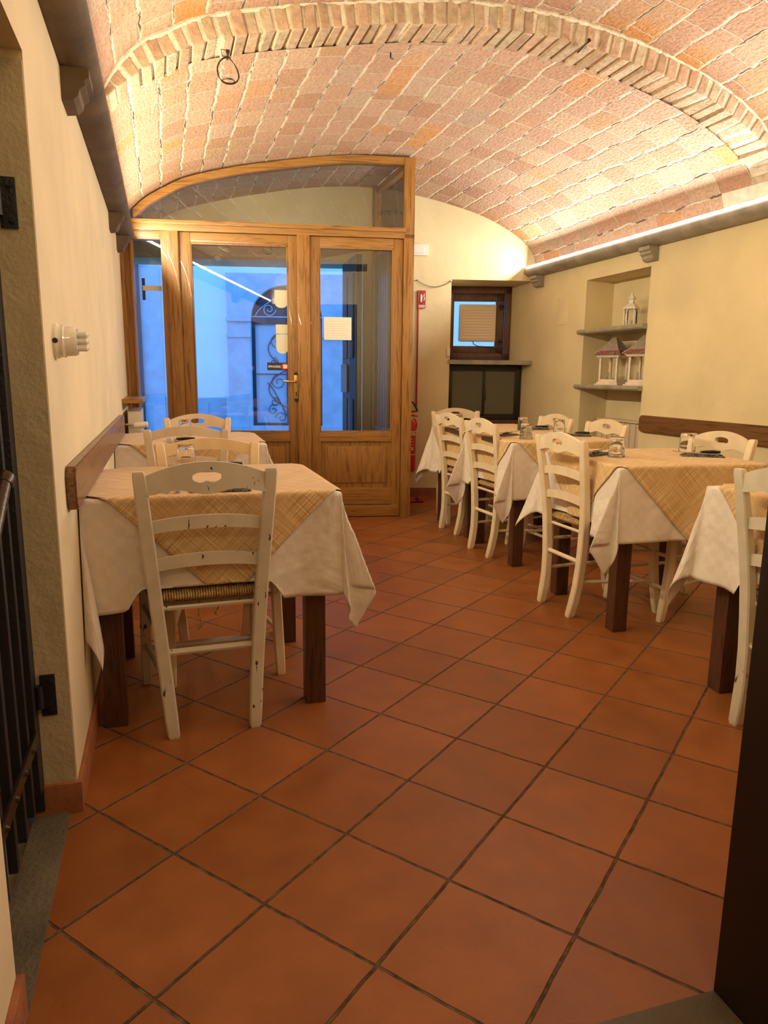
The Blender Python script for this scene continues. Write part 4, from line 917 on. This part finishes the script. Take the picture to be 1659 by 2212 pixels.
bm = BM(); tube(bm, [(0.0, 0.045, -0.004), (0.0, 0.053, 0.001), (0.0, 0.066, 0.008), (0.0, 0.072, 0.011)], [0.019, 0.022, 0.022, 0.014], 14); obj('end_cap', bm, M['iron_brown'], hr)

# ------------------------------------------------------------------ chairs (local: +y is the way the sitter faces, origin on floor mid seat)
def rail_mesh(x_half, ztop, zbot, yfun, th, n=28, hole=None):
    bm = BM(); cols = []
    for i in range(n+1):
        x = -x_half+2*x_half*i/n; y = yfun(x); zt, zb = ztop(x), zbot(x)
        if hole and abs(x) < hole[0]:
            h0, h1 = hole[1](x); zs = [zb, h0, h1, zt]
        else: zs = [zb, zb+(zt-zb)*0.33, zb+(zt-zb)*0.66, zt]
        cols.append((x, y, zs))
    fr = [[bm.verts.new((x, y-th/2, z)) for z in zs] for x, y, zs in cols]; bk = [[bm.verts.new((x, y+th/2, z)) for z in zs] for x, y, zs in cols]
    for i in range(n):
        xm = (cols[i][0]+cols[i+1][0])/2; inh = hole and abs(xm) < hole[0]
        for k in range(3):
            if k == 1 and inh: continue
            bm.faces.new((fr[i][k], fr[i+1][k], fr[i+1][k+1], fr[i][k+1])); bm.faces.new((bk[i][k], bk[i][k+1], bk[i+1][k+1], bk[i+1][k]))
        bm.faces.new((fr[i][3], fr[i+1][3], bk[i+1][3], bk[i][3])); bm.faces.new((fr[i][0], bk[i][0], bk[i+1][0], fr[i+1][0]))
        if inh: bm.faces.new((fr[i][1], fr[i+1][1], bk[i+1][1], bk[i][1])); bm.faces.new((fr[i][2], bk[i][2], bk[i+1][2], fr[i+1][2]))
    for i in (0, n): bm.faces.new([fr[i][k] for k in range(4)]+[bk[i][k] for k in range(3, -1, -1)])
    if hole:
        for i in range(1, n):
            il = abs((cols[i-1][0]+cols[i][0])/2) < hole[0]; ir = abs((cols[i][0]+cols[i+1][0])/2) < hole[0]
            if il != ir: bm.faces.new((fr[i][1], fr[i][2], bk[i][2], bk[i][1]))
    return bm
def postx(z): return 0.130+0.068*(z/0.87)
def posty(z): return -0.200-0.034*max(0, (0.22-z)/0.22)**1.5-0.062*max(0, (z-0.42)/0.45)**1.3
def make_chair(m, plain, label, loc, rz, group=None):
    t = thing('dining_chair', label, 'chair', loc, rz, group); t.scale = (1, 1, 1.02)
    for s in (-1, 1):
        bm = BM(); loft(bm, [(s*postx(z), posty(z), z, hw, hd) for z, hw, hd in [(0.0, .015, .015), (0.01, .019, .019), (0.07, .021, .02), (0.15, .021, .02), (0.25, .021, .02), (0.36, .021, .020), (0.48, .021, .019), (0.58, .021, .018), (0.68, .0205, .017), (0.78, .020, .015), (0.838, .019, .014), (0.85, .016, .011)]]); obj('rear_leg', bm, m, t)
        bm = BM(); loft(bm, [(s*(0.205-0.008*min(1, z/0.4)), 0.182+0.040*max(0, (0.34-z)/0.34)**1.6, z, hw, hw) for z, hw in [(0, .013), (0.008, .016), (0.06, .018), (0.12, .019), (0.18, .019), (0.26, .019), (0.34, .019), (0.42, .019), (0.452, .018), (0.458, .014)]]); obj('front_leg', bm, m, t)
        for z in (0.175, 0.325):
            bm = BM(); tube(bm, [(s*postx(z), posty(z), z), (s*0.203, 0.182, z-0.012)], [0.009, 0.009], 8); obj('stretcher', bm, m, t)
    bm = BM(); tube(bm, [(-postx(.27), posty(.27), .27), (postx(.27), posty(.27), .27)], 0.011, 8); obj('stretcher', bm, m, t)
    for z in (0.15, 0.31):
        bm = BM(); tube(bm, [(-0.205, 0.186, z), (0.205, 0.186, z)], 0.010, 8); obj('stretcher', bm, m, t)
    hw = postx(0.8)-0.012
    if plain: bm = rail_mesh(hw, lambda x: 0.868-0.030*(x/hw)**2, lambda x: 0.822-0.030*(x/hw)**2, lambda x: posty(0.83)-0.012+0.012*(x/hw)**2, 0.017)
    else:
        def ht(x):
            a = abs(x)/0.045; r = 0.0175*math.sqrt(max(0, 1-a**2.6)); c = 0.830
            return (c-r+0.006*math.exp(-(x/0.010)**2), c+r*0.9)
        bm = rail_mesh(hw, lambda x: 0.876-0.040*(x/hw)**2, lambda x: 0.788+0.007*math.cos(x/hw*2*PI)*(-1) - 0.002, lambda x: posty(0.82)-0.012+0.012*(x/hw)**2, 0.017, 100, (0.0449, ht))
    obj('top_rail', bm, m, t)
    for z in (0.672, 0.552):
        h = postx(z)-0.010; yy = posty(z)
        obj('slat', rail_mesh(h, lambda x, z=z, h=h: z+0.040-0.016*(x/h)**2, lambda x, z=z, h=h: z-0.000-0.014*(x/h)**2, lambda x, yy=yy, h=h: yy-0.010+0.010*(x/h)**2, 0.012), m, t)
    # seat
    bm = BM(); n = 16; rows = []
    for layer in (1, -1):
        g_ = []
        for j in range(n+1):
            v = j/n; y = -0.188+0.382*v; hx = 0.165+0.052*v; r_ = []
            for i in range(n+1):
                u = -1+2*i/n; ed = min(1, (1-abs(u))*4, min(v, 1-v)*8)
                z = 0.444+layer*(0.005+0.021*math.sqrt(max(0, ed)))-0.004*(1-max(abs(u), abs(2*v-1)))*(layer > 0)
                r_.append(bm.verts.new((hx*u, y, z)))
            g_.append(r_)
        rows.append(g_)
        for j in range(n):
            for i in range(n): bm.faces.new((g_[j][i], g_[j][i+1], g_[j+1][i+1], g_[j+1][i]))
    a, b = rows
    for i in range(n):
        bm.faces.new((a[0][i], a[0][i+1], b[0][i+1], b[0][i])); bm.faces.new((a[n][i], a[n][i+1], b[n][i+1], b[n][i]))
        bm.faces.new((a[i][0], a[i+1][0], b[i+1][0], b[i][0])); bm.faces.new((a[i][n], a[i+1][n], b[i+1][n], b[i][n]))
    obj('seat', bm, M['rush'], t, angle=60)
    bm = BM()
    for s in (-1, 1): tube(bm, [(s*postx(.40), posty(.40), .405), (s*0.2, 0.18, .405)], 0.010, 6)
    tube(bm, [(-0.2, 0.182, .405), (0.2, 0.182, .405)], 0.012, 6); tube(bm, [(-0.15, -0.185, .41), (0.15, -0.185, .41)], 0.008, 6); obj('seat_frame', bm, m, t)
    return t
def place(src, loc, rz, label):
    c = copy_tree(src); c.location = loc; c.rotation_euler = (0, 0, rz); c['label'] = label; return c
G = 'ladder back dining chairs with rush seats'
CH = {}
# rear feet line lies at local y=-0.234
c1 = make_chair(M['chair_white'], False, 'chipped grey white ladder back chair in the left foreground, seen from behind', (0.106, 2.475, 0), R(2), G)
bm = BM()
tube(bm, [(-0.03, -0.12, 0.435), (-0.028, -0.13, 0.40), (-0.032, -0.13, 0.36), (-0.02, -0.14, 0.33), (-0.035, -0.14, 0.315), (-0.03, -0.13, 0.33)], 0.0018, 5); tube(bm, [(0.04, -0.12, 0.435), (0.045, -0.13, 0.40), (0.03, -0.13, 0.375), (0.02, -0.13, 0.36), (0.03, -0.13, 0.355)], 0.0018, 5)
obj('loose_straw', bm, M['rush'], c1)
c3 = make_chair(M['chair_beech'], True, 'pale beech chair with plain top rail at the far side of the nearest left table', (0.18, 2.86, 0), R(182), G)
c2 = make_chair(M['chair_cream'], True, 'cream chair with plain top rail, in front of the far left table', (0.125, 4.13, 0), R(-4), G)
c4 = make_chair(M['chair_cream'], False, 'cream chair with hand hole nearest the glass doors on the left side', (0.205, 4.66, 0), R(179), G)
place(c4, (2.085, 3.085, 0), R(-90+2), 'cream chair on the aisle side of the middle right table, its left leg chipped')
place(c4, (2.455, 2.985, 0), R(90+3), 'cream chair against the dark wall board, facing the aisle')
place(c1, (2.055, 1.70, 0), R(-90+4), 'chipped white chair cut by the dark door jamb at the right edge')
place(c4, (2.20, 4.265, 0), R(-90+3), 'cream chair on the aisle side of the long table, nearer of the two')
place(c4, (2.255, 4.95, 0), R(-90+4), 'cream chair on the aisle side of the long table, farther of the two')
place(c4, (2.33, 5.385, 0), R(180-3), 'cream chair at the far head of the long table, below the cupboard')
place(c4, (2.475, 4.655, 0), R(90+3), 'cream chair on the wall side of the long table, farther back beside the cupboard')
place(c4, (2.465, 4.01, 0), R(90+2), 'cream chair in front of the niche radiator')
chair_objs = [o for o in C.objects if o.get('category') == 'chair']

# ------------------------------------------------------------------ tables and cloths
ZT = 0.768
def table(cx, cy, hx, hy, rz, label):
    t = thing('dining_table', label, 'table', (cx, cy, 0), rz, 'dark wooden restaurant tables under cloths')
    bm = BM(); box(bm, -hx+0.004, hx-0.004, -hy+0.004, hy-0.004, ZT-0.028, ZT-0.002, 0.003); obj('tabletop', bm, M['wood_leg'], t)
    bm = BM()
    for a, b, c_, d_ in ((-hx+.05, hx-.05, -hy+.045, -hy+.065), (-hx+.05, hx-.05, hy-.065, hy-.045), (-hx+.045, -hx+.065, -hy+.05, hy-.05), (hx-.065, hx-.045, -hy+.05, hy-.05)): box(bm, a, b, c_, d_, ZT-0.11, ZT-0.028)
    obj('apron', bm, M['wood_leg'], t)
    for a in (-1, 1):
        for b in (-1, 1):
            bm = BM(); box(bm, a*(hx-0.07)-0.035, a*(hx-0.07)+0.035, b*(hy-0.07)-0.035, b*(hy-0.07)+0.035, 0, ZT-0.028, 0.006); obj('leg', bm, M['wood_leg'], t)
    return t
def loop_dirs(P):
    """control points (theta, outward x tilt, outward y tilt) -> smooth table"""
    X = [(t, x) for t, x, y in P]; Y = [(t, y) for t, x, y in P]; return X, Y
def loop_at(lp, t): return spl(lp[0], t), spl(lp[1], t)
def corner_pat(rnd, k=1.0, mirror=False):
    A, B_ = rnd.uniform(0.26, 0.34)*k, rnd.uniform(0.04, 0.10)*k
    P = [(0, 0, 0), (0.10, 0.10*k, 0.05*k), (0.26, A, B_), (0.42, A*0.55, 0.02), (0.56, 0.02, -0.01), (0.68, 0.03, 0.07*k), (0.84, 0.0, 0.035*k), (1, 0, 0)]
    if mirror: P = [(1-t, y, x) for t, x, y in P][::-1]
    return P
SEATS = []
for c in chair_objs:
    SEATS.append((c.location.x, c.location.y, c.rotation_euler.z))
def to_local(S_, x, y):
    sx, sy, sr = S_; dx, dy = x-sx, y-sy; return dx*math.cos(sr)+dy*math.sin(sr), -dx*math.sin(sr)+dy*math.cos(sr)
def to_world(S_, lx, ly):
    sx, sy, sr = S_; return sx+lx*math.cos(sr)-ly*math.sin(sr), sy+lx*math.sin(sr)+ly*math.cos(sr)
def settle(x, y, z, zo):
    """keep hanging cloth in front of chair backs and on top of the seats"""
    for S_ in SEATS:
        lx, ly = to_local(S_, x, y)
        if abs(lx) < 0.235 and -0.34 < ly < -0.184-zo*0.6 and z < 0.9:
            k = min(1, (0.235-abs(lx))/0.03); ly = ly+(-0.184-zo*0.6-ly)*k; x, y = to_world(S_, lx, ly)
        ex = abs(lx)-(0.186+0.052*(ly+0.188)/0.38)
        if 0 < ex < 0.16 and -0.30 < ly < 0.20:
            zm = 0.484+zo*0.5-0.24*(1-math.cos(PI*min(1, ex/0.16)))/2
            if z < zm: z = zm
        if z < 0.484+zo*0.5 and -0.245 < ly < 0.20 and abs(lx) < 0.186+0.052*(ly+0.188)/0.38: z = 0.484+zo*0.5
    return x, y, z
def cloth(name, label, cat, group, cx, cy, hx, hy, rz, LX, LY, phi, zoff, m, seed, corners=None, flare=0.045, n=None, wall=None, ctr=(0, 0)):
    rnd = random.Random(seed); n = n or 110
    ph = [rnd.uniform(0, 6.28) for _ in range(8)]
    corners = corners or {}
    lps = {}
    for a in (-1, 1):
        for b in (-1, 1):
            cc = corners.get((a, b), (1.0, False)); lps[(a, b)] = loop_dirs(cc if isinstance(cc, list) else corner_pat(rnd, *cc))
    cr, sr = math.cos(rz), math.sin(rz); cp, sp2 = math.cos(phi), math.sin(phi)
    z0 = ZT+zoff; rad = 0.010
    bm = BM(); L = bm.loops.layers.uv.new('cloth'); grid = []
    ox = hx+0.004+zoff; oy = hy+0.004+zoff
    for j in range(n+1):
        row = []
        for i in range(n+1):
            u = -LX+2*LX*i/n; v = -LY+2*LY*j/n
            x = u*cp-v*sp2+ctr[0]; y = u*sp2+v*cp+ctr[1]
            a = 1 if x > 0 else -1; b = 1 if y > 0 else -1; dx = abs(x)-hx; dy = abs(y)-hy
            if dx <= 0 and dy <= 0:
                px, py, pz = x, y, z0+0.0012*math.sin(9*x+ph[0])*math.sin(8*y+ph[1])
            elif dx > 0 and dy <= 0:
                d = dx; k = d/0.36; dd = max(0, d-rad); rip = 0.017*math.sin(y*11+ph[2]+a)+0.009*math.sin(y*23+ph[3]*a+4*d)
                edge = max(0, min(1, -dy/0.12))
                px = a*(ox+min(d, rad)*0.5+flare*k*k*0.5+(rip*k)*edge); py = y; pz = z0-0.003-dd*0.995
            elif dy > 0 and dx <= 0:
                d = dy; k = d/0.36; dd = max(0, d-rad); rip = 0.017*math.sin(x*11+ph[4]+b)+0.009*math.sin(x*23+ph[5]*b+4*d)
                edge = max(0, min(1, -dx/0.12))
                py = b*(oy+min(d, rad)*0.5+flare*k*k*0.5+(rip*k)*edge); px = x; pz = z0-0.003-dd*0.995
            else:
                d = math.hypot(dx, dy); th = math.atan2(dy, dx)/(PI/2); wx, wy = loop_at(lps[(a, b)], th)
                k = d/0.36; q = math.hypot(wx, wy); dz = math.cos(min(1.2, q)); s = min(1.0, 0.35+d/0.25)
                px = a*(ox+rad*0.5*min(1, d/rad)+wx*d*s+flare*k*k*0.5*max(0, 1-th)); py = b*(oy+rad*0.5*min(1, d/rad)+wy*d*s+flare*k*k*0.5*th); pz = z0-0.003-max(0, d-rad)*dz*0.99
            wx_ = cx+px*cr-py*sr; wy_ = cy+px*sr+py*cr
            if dx > 0 or dy > 0: wx_, wy_, pz = settle(wx_, wy_, pz, zoff)
            if wall == 'L' and wx_ < XL+0.004+zoff*0.3: wx_ = XL+0.004+zoff*0.3+0.0
            row.append((bm.verts.new((wx_-cx, wy_-cy, pz)), (u, v)))
        grid.append(row)
    for j in range(n):
        for i in range(n):
            q4 = [grid[j][i], grid[j][i+1], grid[j+1][i+1], grid[j+1][i]]
            f = bm.faces.new([a_ for a_, _ in q4])
            for lp, (_, uv_) in zip(f.loops, q4): lp[L].uv = uv_
    for _ in range(2): bmesh.ops.smooth_vert(bm, verts=[v for v in bm.verts if v.co.z < z0-0.02], factor=0.35, use_axis_x=True, use_axis_y=True, use_axis_z=False)
    me = bpy.data.meshes.new(name); bm.to_mesh(me); bm.free(); me.materials.append(m)
    me.polygons.foreach_set('use_smooth', [True]*len(me.polygons))
    o = bpy.data.objects.new(name, me); C.objects.link(o); o.location = (cx, cy, 0)
    sm = o.modifiers.new('thickness', 'SOLIDIFY'); sm.thickness = 0.0012; sm.offset = 0
    return tag(o, label, cat, group)
GC, GO = 'white damask tablecloths', 'straw coloured overlay cloths'
BKC = [(0, 0, 0), (0.2, 0.08, 0.12), (0.42, 0.13, 0.26), (0.55, 0.10, 0.36), (0.72, 0.03, 0.30), (0.86, 0.0, 0.13), (1, 0, 0)]
BKM = [(0, 0, 0), (0.2, 0.12, 0.06), (0.40, 0.11, 0.14), (0.55, 0.04, 0.13), (0.75, 0.0, 0.10), (1, 0, 0)]
FAR = [(0, 0, 0), (0.2, 0.14, 0.08), (0.38, 0.18, 0.20), (0.52, 0.10, 0.24), (0.72, 0.02, 0.14), (0.86, 0.0, 0.06), (1, 0, 0)]
WLC = [(0, -0.02, 0), (0.2, -0.03, 0.08), (0.36, -0.12, 0.14), (0.48, -0.16, 0.12), (0.60, -0.17, 0.06), (0.72, -0.09, 0.02), (0.84, -0.03, 0.04), (0.93, 0, 0.02), (1, 0, 0)]
TBL = [  # centre, half sizes, turn, place text, wall, corner folds, drop
    (0.140, 2.695, 0.405, 0.375, R(0), 'the nearest table on the left wall', 'L', {(1, -1): (1.0, False), (-1, -1): WLC}, 0.375),
    (0.140, 4.47, 0.40, 0.41, R(-1), 'the far table on the left wall', 'L', {(-1, -1): WLC}, 0.36),
    (2.292, 3.000, 0.372, 0.36, R(-4), 'the middle table on the right', None, {(-1, 1): BKC}, 0.355),
    (2.345, 4.20, 0.352, 0.385, R(-3), 'the near half of the long right table', None, {(-1, 1): BKM}, 0.36),
    (2.385, 5.00, 0.345, 0.385, R(-3), 'the far half of the long right table', None, {(-1, 1): FAR}, 0.38),
    (2.265, 1.715, 0.39, 0.39, R(-4), 'the right foreground table beside the door jamb', None, {(-1, 1): BKM}, 0.37)]
for k, (cx, cy, hx, hy, rz, txt, wl, cor, dr) in enumerate(TBL):
    table(cx, cy, hx, hy, rz, 'dark brown square legged table, ' + txt)
    cloth('tablecloth', 'white damask tablecloth hanging over ' + txt, 'tablecloth', GC, cx, cy, hx, hy, rz, hx+dr-0.01, hy+dr-0.01, 0.0 if k else R(0.6), 0.002, M['damask'], 11+k, cor, wall=wl, ctr=(0.0, 0.0) if wl is None else (-0.03, 0))
    cloth('overlay_cloth', 'straw coloured diagonal overlay on ' + txt, 'overlay cloth', GO, cx, cy, hx, hy, rz, 0.515, 0.515, R(45+1.5*math.sin(k*2)), 0.0075, M['straw'], 11+k, cor, wall=wl, ctr=(0.03, -0.012) if k == 0 else (0, 0), n=100)
ZC = ZT+0.0075+0.002

# ------------------------------------------------------------------ tumblers and cutlery
def tumbler_mesh():
    bm = BM()   # upside down: rim on the cloth
    lathe(bm, [(0.0390, 0.0), (0.0403, 0.0015), (0.0385, 0.03), (0.0358, 0.07), (0.0345, 0.092), (0.0325, 0.096), (0, 0.096)], 32, cap=False)
    lathe(bm, [(0.0390, 0.0), (0.0388, 0.002), (0.0368, 0.03), (0.0335, 0.068), (0.029, 0.080), (0, 0.083)], 32, cap=False)
    bmesh.ops.remove_doubles(bm, verts=list(bm.verts), dist=0.0002)
    return bm
tum = obj('drinking_glass', tumbler_mesh(), M['glass'], angle=60); tag(tum, 'x', 'glass', 'upturned drinking glasses')
gl_pos = [(0.075, 2.955, 'upturned tumbler on the nearest left table, far side'), 
          (0.118, 4.60, 'upturned tumbler on the far left table'), (2.085, 2.985, 'upturned tumbler on the middle right table, aisle side'),
          (2.60, 3.115, 'upturned tumbler on the middle right table, wall side'), (2.135, 3.995, 'upturned tumbler near the front of the long table, aisle side'),
          (2.585, 4.37, 'upturned tumbler on the long table, wall side'), (2.44, 4.62, 'upturned tumbler in the middle of the long table, behind another'),
          (2.15, 5.12, 'upturned tumbler at the far end of the long table')]
for k, (x, y, lb) in enumerate(gl_pos):
    o = tum if k == 0 else tum.copy()
    if k: C.objects.link(o)
    o.location = (x, y, ZC); o['label'] = lb
def fork_bm():
    bm = BM(); pr = [(-0.095, 0.006), (-0.085, 0.0075), (-0.05, 0.005), (0.0, 0.003), (0.035, 0.0035), (0.045, 0.010), (0.055, 0.0115)]
    a = [(y, w_) for y, w_ in pr]; top = []
    for y, w_ in a: top.append([bm.verts.new((-w_, y, 0.003+0.006*max(0, y/0.05)**2*0.3)), bm.verts.new((w_, y, 0.003+0.006*max(0, y/0.05)**2*0.3))])
    for p, q in zip(top, top[1:]): bm.faces.new((p[0], p[1], q[1], q[0]))
    r = bmesh.ops.extrude_face_region(bm, geom=list(bm.faces)); bmesh.ops.translate(bm, verts=[v for v in r['geom'] if isinstance(v, bmesh.types.BMVert)], vec=(0, 0, 0.002))
    for k in range(4): x = -0.0095+0.0063*k; tube(bm, [(x, 0.054, 0.006), (x, 0.075, 0.006), (x, 0.098, 0.011)], [0.0016, 0.0016, 0.0008], 5)
    return bm
fork0 = obj('fork', fork_bm(), M['steel']); tag(fork0, 'x', 'fork', 'steel forks on the tables')
kn0 = thing('knife', 'x', 'knife', group='black handled knives on the tables')
bm = BM(); prism(bm, [(-0.006, 0.0), (0.006, 0.0), (0.008, 0.06), (0.005, 0.10), (-0.003, 0.115), (-0.006, 0.09)], 0.004, 0.0055); obj('blade', bm, M['steel'], kn0)
bm = BM(); tube(bm, [(0, 0.005, 0.006), (0, -0.02, 0.007), (0.001, -0.06, 0.007), (0, -0.095, 0.006)], [0.0055, 0.0075, 0.0085, 0.006], 10); obj('handle', bm, M['black_plastic'], kn0)
bm = BM(); n = 10
for lay in range(4): box(bm, -0.048+0.005*lay, 0.048-0.004*lay, -0.098+0.004*lay, 0.098-0.007*lay, 0.0+0.003*lay, 0.0026+0.003*lay, 0.0008, Matrix.Rotation(R(1.5*(lay-1)), 3, 'Z'))
nap0 = obj('folded_napkin', bm, M['napkin']); tag(nap0, 'x', 'napkin', 'dark patterned folded napkins')
sets = [  # napkin xy, rotation, text
    (0.165, 2.388, R(90), 'by the foreground chair on the nearest left table'),
    (0.15, 4.14, R(80), 'on the far left table behind the plain railed chair'),
    (2.035, 3.09, R(-62), 'at the aisle place of the middle right table'),
    (2.54, 2.93, R(60), 'at the wall place of the middle right table'),
    (2.125, 4.25, R(-60), 'at the near aisle place of the long table'),
    (2.58, 4.15, R(62), 'at the wall place of the long table near the niche'),
    (2.61, 4.74, R(65), 'at the far wall place of the long table'),
    (2.16, 4.92, R(-62), 'at the far aisle place of the long table'),
    (0.20, 2.90, R(88), 'at the far place of the nearest left table')]
for k, (x, y, r, txt) in enumerate(sets):
    nap = nap0 if k == 0 else nap0.copy()
    if k: C.objects.link(nap)
    nap.location = (x, y, ZC); nap.rotation_euler = (0, 0, r); nap['label'] = 'dark patterned napkin folded flat ' + txt
    kn = kn0 if k == 0 else copy_tree(kn0)
    kn.location = (x+0.016*math.cos(r), y+0.016*math.sin(r), ZC+0.0125); kn.rotation_euler = (0, 0, r+R(180+12 if k < 2 else 16)); kn['label'] = 'black handled knife ' + txt
    if k < 2:
        for q, dx in enumerate((-0.168, -0.132) if k == 0 else (-0.13, -0.095)):
            fk = fork0 if (k == 0 and q == 0) else fork0.copy()
            if fk is not fork0: C.objects.link(fk)
            fk.location = (x+dx+ (0 if k else 0.0), y+0.045, ZC+0.001); fk.rotation_euler = (0, 0, R(2-4*q)); fk['label'] = ('left' if q == 0 else 'right') + (' steel fork of the pair on the nearest left table' if k == 0 else ' steel fork of the pair on the far left table')
    else:
        fk = fork0.copy(); C.objects.link(fk); fk.location = (x-0.026*math.cos(r)-0.045*math.sin(r), y-0.026*math.sin(r)+0.045*math.cos(r), ZC+0.0125); fk.rotation_euler = (0, 0, r-R(14)); fk['label'] = 'steel fork on the napkin ' + txt
